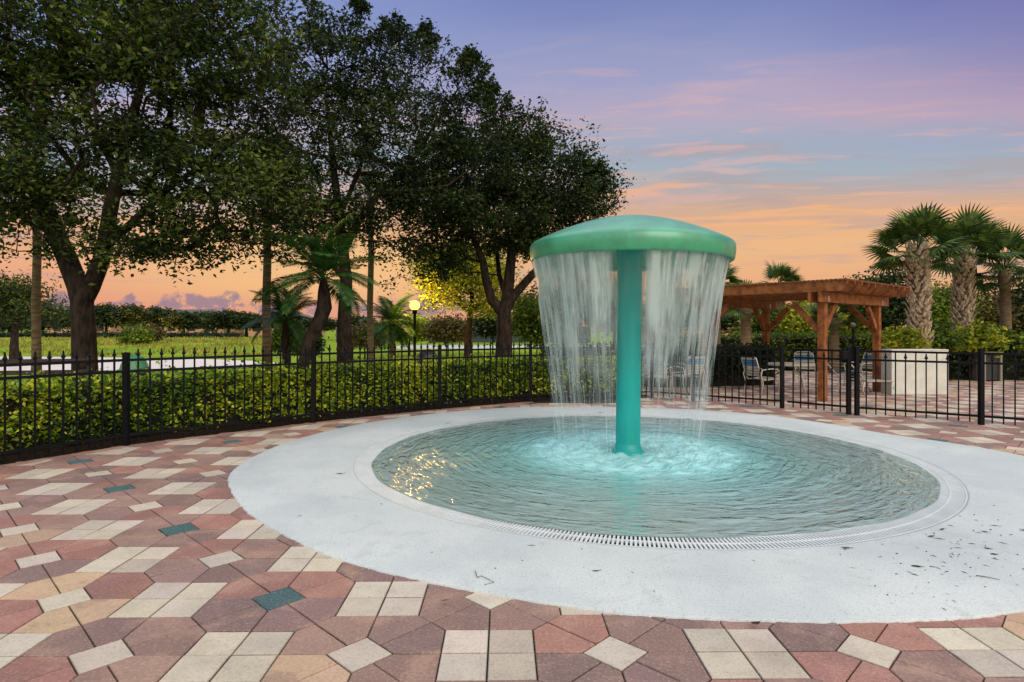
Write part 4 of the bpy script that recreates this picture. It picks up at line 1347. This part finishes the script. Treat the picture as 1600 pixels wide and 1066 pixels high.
bush('bright feathery shrub at the foot of the leftmost cabbage palm', 1412, 531, 20, 13, 16.6, 'leaf_yel', 120, 90, 24, .14)
bush('green shrub between the two boot covered palms', 1468, 530, 26, 12, 17.2, 'leaf_mid', 121, 120, 24, .14)
bush('broad leafy shrub below the middle cabbage palm', 1520, 528, 34, 14, 17.6, 'leaf_yel', 122, 150, 24, .15)
bush('dark green shrub right of the middle cabbage palm', 1560, 533, 30, 12, 18.0, 'leaf_mid', 123, 130, 24, .14)


# ------------------------------------------------------------------ mushroom fountain
FP = Vector((PC.x - .055, PC.y - .03, 0))
ft = thing('mushroom_fountain', FP, 'green mushroom shaped fountain on a teal pole in the middle of the pool', 'fountain', world=False)
ft.rotation_euler = (0, R(.55), 0)
RC, ZB, ZT = 1.205, 2.30, 2.50
b = MB()
prof = [(RC * .955, ZB + .03), (RC * .965, ZB + .004), (RC * .975, ZB), (RC * .985, ZB + .004), (RC * .99, ZB + .02), (RC * 1.0, ZB + .11), (RC * .998, ZT - .03), (RC * .988, ZT - .006), (RC * .968, ZT + .015)]
for i in range(1, 19):
    q = i / 18; r = RC * .968 * (1 - q)
    prof.append((max(r, .0005), ZT + .015 + .335 * (1 - (1 - q) ** 1.75)))
b.lathe(prof, 96)
under = [(RC * .955, ZB + .03), (RC * .93, ZB + .12), (RC * .5, ZB + .25), (.10, ZB + .30)]
b.lathe(under[::-1], 96)
b.build('cap', M['green_paint'], ft, True)
b = MB(); b.lathe([(.146, -.15), (.146, ZB - .05), (.15, ZB + .1), (.19, ZB + .26), (.2, ZB + .29)], 48); b.build('pole', M['teal_paint'], ft, True)
b = MB(); b.lathe([(.205, -.16), (.205, .02), (.19, .035), (.165, .05), (.1455, .13)], 48); b.build('base_collar', M['teal_paint'], ft, True)

# falling water: three torn films, one inside the other, and loose strands
fw = thing('falling_water', FP, 'sheet of falling water pouring from the rim of the green mushroom cap', 'water', world=False)
fw['kind'] = 'stuff'


def film(r_top, r_bot, seed, dens):
    b = MB(); n, m_ = 220, 26; rng = np.random.default_rng(seed)
    ph = rng.uniform(0, 6.28, 6)
    for i in range(m_ + 1):
        q = i / m_; z = ZB + .03 - q * (ZB + .0)
        for j in range(n):
            t = 2 * math.pi * j / n
            r = r_top + (r_bot - r_top) * (q ** .75) + .018 * math.sin(9 * t + ph[0] + q) * (.3 + q) + .010 * math.sin(23 * t + ph[1]) + .006 * math.sin(51 * t + ph[2] + 2 * q)
            b.v.append((r * math.cos(t), r * math.sin(t), z))
    for i in range(m_):
        for j in range(n):
            j2 = (j + 1) % n
            b.f.append((i * n + j, i * n + j2, (i + 1) * n + j2, (i + 1) * n + j))
    b.build('water_film', curtain_mat(seed * 3.7, dens, 'falling_water_film'), fw, True)


film(RC * .958, .86, 1, .88)
film(RC * .935, .80, 2, .62)
film(RC * .915, .74, 3, .4)


def strands():
    rnd = random.Random(9); b = MB()
    for i in range(700):
        t = rnd.uniform(0, 2 * math.pi); q0 = rnd.random() * .85; Lq = rnd.uniform(.06, .30); r_off = rnd.uniform(-.05, .02)
        w_ = rnd.uniform(.0009, .0024)
        pts, rr = [], []
        for k in range(5):
            q = q0 + Lq * k / 4
            if q > 1: break
            r = RC * .955 + (.84 - RC * .955) * q ** .75 + r_off
            pts.append((r * math.cos(t), r * math.sin(t), ZB + .03 - q * ZB)); rr.append(w_ * (math.sin(math.pi * (k + .4) / 4.8) + .05))
        if len(pts) > 2 and abs(t - 4.538) > .2: b.tube(pts, rr, 4)
    m = bpy.data.materials.new('water_strand'); m.use_nodes = True
    tt = NT(m.node_tree); nd = m.node_tree.nodes; p = nd['Principled BSDF']
    p.inputs['Base Color'].default_value = (.8, .86, .87, 1); p.inputs['Roughness'].default_value = .15; p.inputs['Alpha'].default_value = .28
    b.build('water_strands', m, fw, True)
    d = MB(); 
    for i in range(900):
        t = rnd.uniform(0, 2 * math.pi); r = abs(rnd.gauss(.86, .2)); z = .02 + abs(rnd.gauss(0, .07)); s = rnd.uniform(.002, .0055)
        c = Vector((r * math.cos(t), r * math.sin(t), z)); k = len(d.v)
        d.v += [tuple(c + Vector(q) * s) for q in ((1, 0, 0), (-1, 0, 0), (0, 1, 0), (0, -1, 0), (0, 0, 1.3), (0, 0, -1.3))]
        d.f += [(k + a, k + b_, k + c_) for a, b_, c_ in ((0, 2, 4), (2, 1, 4), (1, 3, 4), (3, 0, 4), (2, 0, 5), (1, 2, 5), (3, 1, 5), (0, 3, 5))]
    o = d.build('splash_droplets', m, fw, True)


strands()

# ------------------------------------------------------------------ pergola
def pergola():
    p0 = at(1285, 627).xy; p1 = at(1370, 611.5).xy
    e = (p1 - p0).normalized(); f = Vector((-e.y, e.x)); Ls = (p1 - p0).length
    Dp = 2.75
    q0 = p0 + f * Dp; q1 = p1 + f * Dp
    t = thing('pergola', (p0.x, p0.y, 0), 'reddish stained wooden pergola with a slatted roof on the pool deck', 'pergola')
    Zb = 2.045                           # underside of the main beams
    V3 = lambda p, z: (p.x, p.y, z)
    for p in (p0, p1, q0, q1):
        b = MB(); b.beam(V3(p, 0), V3(p, Zb + .21), .15, .15, Vector((e.x, e.y, 0))); b.build('post', M['cedar'], t, bevel=.008)
        for s_ in (-1, 1):
            g = MB(); c = p - f * .1265 * s_
            g.beam(V3(c - e * .035, Zb + .07), V3(c + e * .035, Zb + .07), .005, .12); g.build('bracket', M['galv'], t)
    for a, c in ((p0, p1), (q0, q1)):
        for s_ in (-1, 1):
            b = MB(); o = f * .101 * s_
            b.beam(V3(a - e * .42 + o, Zb + .105), V3(c + e * .42 + o, Zb + .105), .045, .21); b.build('beam', M['cedar'], t, bevel=.006)
    # knee braces
    for p, d in ((p0, f), (p1, f), (q0, -f), (q1, -f), (p0, e), (p1, -e), (q0, e), (q1, -e)):
        b = MB(); b.beam(V3(p + d * .06, Zb - .58), V3(p + d * .62, Zb + .0), .085, .12); b.build('brace', M['cedar'], t, bevel=.006)
    # rafters run across the beams, the outer two are deep boards
    n = 11
    for i in range(n):
        a = p0 - e * .34 + e * (Ls + .62) * i / (n - 1)
        b = MB(); h = .20
        s0 = a - f * .62; s1 = a + f * (Dp + .62)
        b.beam(V3(s0 + f * .12, Zb + .2115 + h / 2), V3(s1 - f * .12, Zb + .2115 + h / 2), .045, h)
        # sloping tail cuts
        for s, dr in ((s0, 1), (s1, -1)):
            k = len(b.v); w_ = e * .0225
            za, zb_ = Zb + .2115, Zb + .2115 + h
            for sg in (-1, 1):
                o = w_ * sg; b.v += [V3(s + o, zb_ - .07), V3(s + o, zb_), V3(s + f * .12 * dr + o, zb_), V3(s + f * .12 * dr + o, za)]
            b.f += [(k, k + 1, k + 2, k + 3), (k + 7, k + 6, k + 5, k + 4), (k, k + 4, k + 5, k + 1), (k + 1, k + 5, k + 6, k + 2), (k + 3, k + 7, k + 4, k)]
        b.build('rafter', M['cedar'], t)
    # slats on top
    ns = 46
    for i in range(ns):
        a = p0 - f * .58 + f * (Dp + 1.16) * i / (ns - 1)
        b = MB(); b.beam(V3(a - e * .40, Zb + .4315), V3(a + e * (Ls + .34), Zb + .4315), .04, .036); b.build('slat', M['cedar_dark'], t)


pergola()


# ------------------------------------------------------------------ deck furniture
def strap_chair(label, loc, rz, group='strap chairs on the pool deck'):
    t = thing('strap_chair', loc, label, 'chair', group, rz, world=False)
    for s in (-1, 1):
        y = .27 * s
        b = MB(); b.tube([(.27, y, 0), (.25, y, .2), (.23, y, .40), (.27, y, .56), (.2, y, .61), (0, y, .62), (-.22, y, .60), (-.27, y, .5), (-.20, y, .30), (-.27, y, 0)], .013, 7); b.build('side_frame', M['chair'], t, True)
    b = MB(); b.tube([(.22, -.24, .40), (-.16, -.24, .37), (-.22, -.24, .44), (-.36, -.23, .86), (-.38, -.15, .90), (-.38, .15, .90), (-.36, .23, .86), (-.22, .24, .44), (-.16, .24, .37), (.22, .24, .40), (.235, .2, .405), (.235, -.2, .405), (.22, -.24, .40)], .013, 7)
    b.build('seat_frame', M['chair'], t, True)
    for i in range(6):
        x = .2 - i * .065; b = MB(); b.box((x, 0, .385 + .03 * (x + .15)), (.048, .47, .006)); b.build('strap', M['strap'], t)
    for i in range(7):
        q = i / 6; x, z = -.235 - .12 * q, .48 + .36 * q
        b = MB(); b.beam((x, -.235, z), (x, .235, z), .006, .048); b.build('strap', M['blue_strap'] if i in (4, 5) else M['strap'], t)
    return t


ch = strap_chair('strap chair facing right beside the white table, left of the gate post', (*at(1190, 619).xy, 0), R(20))
dup(ch, (*at(1262, 606).xy, 0), R(-100), 'strap chair behind the white table, seen between pergola posts')
dup(ch, (*at(1345, 604).xy, 0), R(195), 'strap chair behind the sun lounger, near the right pergola post')
dup(ch, (*at(1028, 616).xy, 0), R(60), 'strap chair right beside the fountain pole, behind the fence')
dup(ch, (*at(1048, 606).xy, 0), R(-60), 'strap chair with the tallest back behind the right half of the falling water')
dup(ch, (*at(1074, 614).xy, 0), R(110), 'strap chair with rounded arms, rightmost behind the falling water')

tb = thing('patio_table', (*at(1236, 613).xy, 0), 'round white patio table between chairs under the pergola edge', 'table', world=False)
b = MB(); b.lathe([(.001, .635), (.52, .635), (.54, .645), (.54, .675), (.52, .685), (.001, .685)], 40); b.build('table_top', M['chair'], tb)
for k in range(4):
    a = k * math.pi / 2 + .4; b = MB(); b.tube([(.2 * math.cos(a), .2 * math.sin(a), .63), (.34 * math.cos(a), .34 * math.sin(a), .3), (.4 * math.cos(a), .4 * math.sin(a), 0)], .016, 7); b.build('leg', M['chair'], tb, True)

lg = thing('sun_lounger', (*at(1345, 617).xy, 0), 'white strap sun lounger with raised back in front of the pergola posts', 'lounger', rz=R(-155), world=False)
for s in (-1, 1):
    b = MB(); b.tube([(-.85, .3 * s, .30), (.25, .3 * s, .34), (.85, .3 * s, .80)], .016, 7); b.build('side_rail', M['chair'], lg, True)
for x in (-.75, .3):
    for s in (-1, 1):
        b = MB(); b.tube([(x, .3 * s, .33), (x + .08, .31 * s, .15), (x - .05, .3 * s, 0)], .016, 7); b.build('leg', M['chair'], lg, True)
for i in range(17):
    x = -.82 + i * .1
    z = .312 + .036 * (x + .82) if x < .25 else .34 + (x - .25) * .766
    b = MB(); b.beam((x, -.3, z), (x, .3, z), .06, .006); b.build('strap', M['blue_strap'] if i in (13, 14) else M['strap'], lg)

# white wall
ww = thing('low_white_wall', (*at(1433, 617).xy, 0), 'low white stucco wall standing on the deck in front of the palms', 'wall')
c = at(1433, 617)
b = MB(); b.box((c.x + .07, c.y + .2, .5), (1.30, .4, 1.0)); b.build('wall', M['white_wall'], ww, bevel=.012)
b = MB(); b.box((c.x + .07, c.y + .2, 1.015), (1.306, .406, .03)); b.build('coping', M['white_wall'], ww, bevel=.01)

# bins
def bin_(label, loc, r, h, body, lid, dome=True):
    t = thing('trash_bin', loc, label, 'bin', world=False)
    b = MB(); b.lathe([(.001, .0), (r * .86, 0), (r * .9, .03), (r, h), (r * .96, h + .01)], 28); b.build('body', M[body], t, True)
    b = MB(); b.lathe([(r * 1.05, h - .03), (r * 1.06, h + .02), (r * .95, h + .10), (r * .7, h + .19), (r * .3, h + .24), (.001, h + .25)], 28); b.build('lid', M[lid], t, True)
    return t


bin_('green domed trash bin behind the second fence post from the left', (*(Vector(((210 - 800) * 9.4 / F, 9.4))), 0), .19, .86, 'bin_dark', 'bin_lid')
bin_('dark trash bin behind the fence near the lamp', (*(Vector(((668 - 800) * 14.2 / F, 14.2))), 0), .24, .78, 'bin_dark', 'bin_dark')
sb = thing('trash_bin', (*at(1541, 595).xy, 0), 'square trash bin with pebble panels by the dark hedge at the right', 'bin', world=False)
b = MB(); b.box((0, 0, .39), (.40, .40, .72)); b.build('liner', M['bin_dark'], sb)
for s in (-1, 1):
    b = MB(); b.box((.235 * s, 0, .39), (.06, .52, .78)); b.build('side_panel', M['bin_stone'], sb, bevel=.01)
b = MB(); b.box((0, 0, .815), (.58, .56, .06)); b.build('lid', M['bin_stone'], sb, bevel=.015)

# lamp posts
def lamp(label, base, zg, rg, lit, pole_r=.05):
    t = thing('lamp_post', base, label, 'lamp', world=False)
    b = MB(); b.lathe([(pole_r * 2.2, 0), (pole_r * 2.2, .12), (pole_r * 1.3, .2), (pole_r, .35), (pole_r * .85, zg - rg - .14), (pole_r * 1.6, zg - rg - .1), (rg * .5, zg - rg - .02), (rg * .5, zg - rg * .85)], 16); b.build('pole', M['black'], t, True)
    b = MB(); b.lathe([(max(.0005, rg * math.sin(math.pi * i / 14)), zg - rg * math.cos(math.pi * i / 14)) for i in range(15)], 24); b.build('globe', M['lamp'] if lit else M['globe_off'], t, True)
    return t


lampb = Vector(((648 - 800) * 20.5 / F, 20.5, -.03))
lz = H + (HOR - 476) * 20.5 / F
lamp('black lamp post with a glowing yellow globe on the lawn', lampb, lz, .17, True)
pl = bpy.data.objects.new('lamp_light', bpy.data.lights.new('lamp_light', 'POINT')); C.objects.link(pl)
pl.location = (lampb.x, lampb.y, lz + .02); pl.data.energy = 800; pl.data.color = (1, .60, .14); pl.data.shadow_soft_size = .22
gb = Vector(((1333 - 800) * 17.5 / F, 17.5, 0))
lamp('thin garden lamp with an unlit round globe behind the gate', gb, H + (HOR - 508) * 17.5 / F, .075, False, .03)

# timber rail at the left, behind the hedge
tr_ = thing('timber_rail', (-8.2, 9.6, 0), 'dark timber rail behind the hedge at the left edge', 'rail')
for z in (.80, .98):
    b = MB(); b.beam((-9.2, 9.4, z), (-6.85, 9.9, z), .06, .07); b.build('rail', M['timber'], tr_)
for x, y in ((-6.9, 9.89), (-8.4, 9.58)):
    b = MB(); b.box((x, y + .07, .53), (.08, .08, 1.06)); b.build('post', M['timber'], tr_)

# screens and houses far away
def screen(label, p, q, zt):
    t = thing('court_fence', (p[0], p[1], -.05), label, 'fence')
    a, b_ = Vector(p), Vector(q); n = max(2, int((b_ - a).length / 3))
    for i in range(n + 1):
        c = a + (b_ - a) * i / n; b = MB(); b.tube([(c.x, c.y, -.05), (c.x, c.y, zt + .05)], .06, 6); b.build('post', M['galv'], t)
    b = MB(); d = (b_ - a).normalized(); m_ = Vector((d.y, -d.x)) * .07
    b.beam((a.x + m_.x, a.y + m_.y, (zt + .1) / 2), (b_.x + m_.x, b_.y + m_.y, (zt + .1) / 2), .03, zt - .1); b.build('screen', M['screen'], t)


screen('long dark screened court fence far behind the oak limbs', (-8.5, 62), (8, 62), 1.75)
screen('short dark screened fence far behind the slim palm trunk', (-18.5, 64), (-14.2, 64), 1.6)


def house(label, x0, x1, Y, zt, zr, zb=0.3):
    t = thing('house', ((x0 + x1) / 2, Y, zb), label, 'house')
    b = MB(); b.box(((x0 + x1) / 2, Y + 4, (zt + zb) / 2), (x1 - x0, 8, zt - zb)); b.build('wall', M['house'], t)
    b = MB(); k = 0; e = .6
    b.v = [(x0 - e, Y - e, zt), (x1 + e, Y - e, zt), (x1 + e, Y + 8 + e, zt), (x0 - e, Y + 8 + e, zt), (x0 + 3, Y + 4, zr), (x1 - 3, Y + 4, zr)]
    b.f = [(0, 1, 5, 4), (1, 2, 5), (2, 3, 4, 5), (3, 0, 4), (3, 2, 1, 0)]; b.build('roof', M['roof'], t)
    n = int((x1 - x0) / 3)
    for i in range(n):
        x = x0 + (i + .5) * (x1 - x0) / n
        b = MB(); b.box((x, Y - .03, (zb + zt) / 2 + .2), (1.1, .06, 1.2)); b.build('window', M['glass'], t)
    return t


house('low peach house with grey roof behind the distant trees, near the small orange light', -56, -44, 92, 2.9, 4.6)
house('low peach house with grey roof right of the distant trees', -42, -32, 96, 2.7, 4.2)
house('low peach house at the left, far beyond the forked oak', -72, -62, 94, 2.8, 4.4)
house('small peach house far behind the falling water', 14, 22, 60, 1.9, 2.6, 0)
fl = Vector(((232 - 800) * 70 / F, 70, .5))
lamp('small orange lit lamp post far beyond the pond', fl, 1.35, .22, True, .06)
fll = bpy.data.objects.new('far_lamp_light', bpy.data.lights.new('far_lamp_light', 'POINT')); C.objects.link(fll)
fll.location = (fl.x, fl.y, 1.9); fll.data.energy = 2500; fll.data.color = (1, .4, .1); fll.data.shadow_soft_size = .3


# tall grass along the banks
def grass(n, seed):
    rng = np.random.default_rng(seed)
    x = rng.uniform(-48, -3, n); y = rng.uniform(33, 60, n)
    px = x / y * F + 800
    k = (px < 420) & (y > 34.8 + .0 * x); x, y = x[k], y[k]; n = len(x)
    cl = np.sin(x * .7) * np.sin(y * .9 + 1) + rng.normal(size=n) * .5; k = cl > .1; x, y = x[k], y[k]; n = len(x)
    z0 = .05 + .42 * np.array(smooth(35, 62, y)) + .22 * np.array(smooth(36, 41, y)) - .12
    h = rng.uniform(.08, .26, n); a = rng.uniform(0, 6.28, n); w_ = rng.uniform(.03, .07, n)
    dx, dy = np.cos(a) * w_, np.sin(a) * w_
    lx, ly = rng.normal(size=n) * .08, rng.normal(size=n) * .08
    v = np.stack([np.c_[x - dx, y - dy, z0], np.c_[x + dx, y + dy, z0], np.c_[x + lx + dx * .2, y + ly + dy * .2, z0 + h], np.c_[x + lx - dx * .2, y + ly - dy * .2, z0 + h]], 1).reshape(-1, 3)
    tag(link_mesh('grass', v, np.arange(4 * n).reshape(n, 4), M['reed']), 'tall yellow green grass on the far pond bank', 'grass', kind='stuff')


grass(30000, 4)


def lawn_blades(n, seed):
    rng = np.random.default_rng(seed)
    y = 11 + 30 * rng.random(n) ** 1.6; x = (rng.uniform(300, 900, n) - 800) * y / F
    keep = np.array([left_of_fence(a, b_, 1.3) and not (a > -9.8 - 6 and a < -9.5 and 21.5 < b_ < 34) for a, b_ in zip(x, y)]); x, y = x[keep], y[keep]; n = len(x)
    h = rng.uniform(.04, .11, n); a = rng.uniform(0, 6.28, n); w_ = rng.uniform(.008, .02, n)
    dx, dy = np.cos(a) * w_, np.sin(a) * w_; lx, ly = rng.normal(size=n) * .03, rng.normal(size=n) * .03
    z0 = np.full(n, -.05)
    v = np.stack([np.c_[x - dx, y - dy, z0], np.c_[x + dx, y + dy, z0], np.c_[x + lx, y + ly, z0 + h]], 1).reshape(-1, 3)
    tag(link_mesh('grass', v, np.arange(3 * n).reshape(n, 3), M['blade']), 'short bright green lawn grass behind the hedge', 'grass', kind='stuff')


lawn_blades(40000, 6)

# ------------------------------------------------------------------ debris on the apron
rd_ = random.Random(77)


def leaf_thing(px, py, L, rz, label, wd=.35, curl=.25):
    p = at(px, py, ZA + .006); p.z = ZA + .0045
    b = MB(); n = 6
    for i in range(n + 1):
        t_ = i / n; w_ = L * wd * math.sin(math.pi * (.04 + .92 * t_)) * .5; z = L * curl * (t_ - .5) ** 2
        b.v += [(L * (t_ - .5), -w_, z + w_ * .35), (L * (t_ - .5), 0, z), (L * (t_ - .5), w_, z + w_ * .35)]
    for i in range(n):
        k = i * 3; b.f += [(k, k + 3, k + 4, k + 1), (k + 1, k + 4, k + 5, k + 2)]
    b.tube([(L * .5, 0, L * curl * .25), (L * .75, .01, L * curl * .2)], [.0016, .001], 4)
    o = b.build('fallen_leaf', M['deadleaf'], None, True); o.location = p; o.rotation_euler = (0, 0, rz)
    tag(o, label, 'leaf', 'fallen leaves and twigs on the white apron')


def twig_thing(pts, label, r=.0022):
    q = [at(x, y, ZA + .006) for x, y in pts]
    t0 = q[0].copy(); t0.z = 0
    b = MB(); b.tube([(p.x - t0.x, p.y - t0.y, ZA + .006 + rd_.uniform(0, .006)) for p in q], [r * (1 - .5 * i / len(q)) for i in range(len(q))], 5)
    o = b.build('twig', M['twig'], None, True); o.location = t0
    tag(o, label, 'twig', 'fallen leaves and twigs on the white apron')


leaf_thing(1432, 885, .062, -.3, 'largest oval brown leaf in the scatter of debris right of the pool', .42)
leaf_thing(1455, 838.0, .06, 0.3, 'dark curled leaf lying against the drain on the right', .35)
leaf_thing(1472, 827, .06, .5, 'dark leaf lying on the drain slots at the right', .3)
leaf_thing(931, 892, .05, .1, 'single brown leaf on the white apron in front of the pole', .3)
leaf_thing(531, 740, .085, .05, 'dark pointed leaf on the white apron left of the drain', .25)
leaf_thing(1543, 857, .04, -.6, 'upper one of two small dark leaves far right on the apron', .5)
leaf_thing(1553, 866, .045, -.2, 'lower one of two small dark leaves far right on the apron', .5)
leaf_thing(1322, 856, .07, -.1, 'dark leaf just outside the drain at the lower right', .3)
leaf_thing(1180, 975, .055, .2, 'grey crumpled leaf on the paver edge at the bottom of the apron', .6, .8)
leaf_thing(699, 661, .07, 0, 'dark leaf on the far left rim of the apron', .3)
leaf_thing(938, 645, .10, 0, 'dark leaf on the far rim of the apron left of the pole', .3)
leaf_thing(1075, 655, .10, 0, 'dark leaf on the far rim of the apron right of the pole', .3)
leaf_thing(695, 938, .045, .2, 'dark leaf on a tan paver below the apron', .3)
twig_thing([(742, 893), (746, 903), (752, 900), (772, 911), (757, 914)], 'thin bent twig on the white apron at the lower left')
twig_thing([(1525, 900), (1545, 903), (1562, 907)], 'straight dry twig far right on the apron', .0028)
twig_thing([(1452, 885), (1462, 887), (1470, 890)], 'short twig beside the largest oval leaf')


def litter(n, seed):
    rng = np.random.default_rng(seed)
    m_ = n
    sel = rng.random(m_)
    px = np.where(sel < .7, rng.normal(1500, 75, m_), rng.uniform(420, 1580, m_)); py = np.where(sel < .7, rng.normal(865, 45, m_), rng.uniform(640, 960, m_))
    b = MB()
    for x, y in zip(px, py):
        if y < 640: continue
        p = at(x, y); d = (p - PC); r = d.xy.length
        if not (RG1 + .03 < r < apron_r(math.atan2(d.y, d.x)) - .05): continue
        s = rng.uniform(.003, .011) * (p.y / 4.5) ** .5; a = rng.uniform(0, 6.28); el = rng.choice([1, 1, 1.6, 4, 6])
        e = Vector((math.cos(a), math.sin(a), 0)) * s * el * .7; q = Vector((-math.sin(a), math.cos(a), 0)) * s * (.6 if el < 3 else .25)
        c = Vector((p.x, p.y, ZA + .005)); k = len(b.v); h = Vector((0, 0, s * .5))
        b.v += [tuple(c - e), tuple(c - q), tuple(c + e), tuple(c + q), tuple(c + h)]
        b.f += [(k, k + 1, k + 4), (k + 1, k + 2, k + 4), (k + 2, k + 3, k + 4), (k + 3, k, k + 4)]
    tag(b.build('leaf_litter', M['deadleaf']), 'scattered seeds and dry bits on the white apron', 'litter', kind='stuff')


litter(190, 5)
for o in bpy.data.objects:
    if '_o' in o: del o['_o']
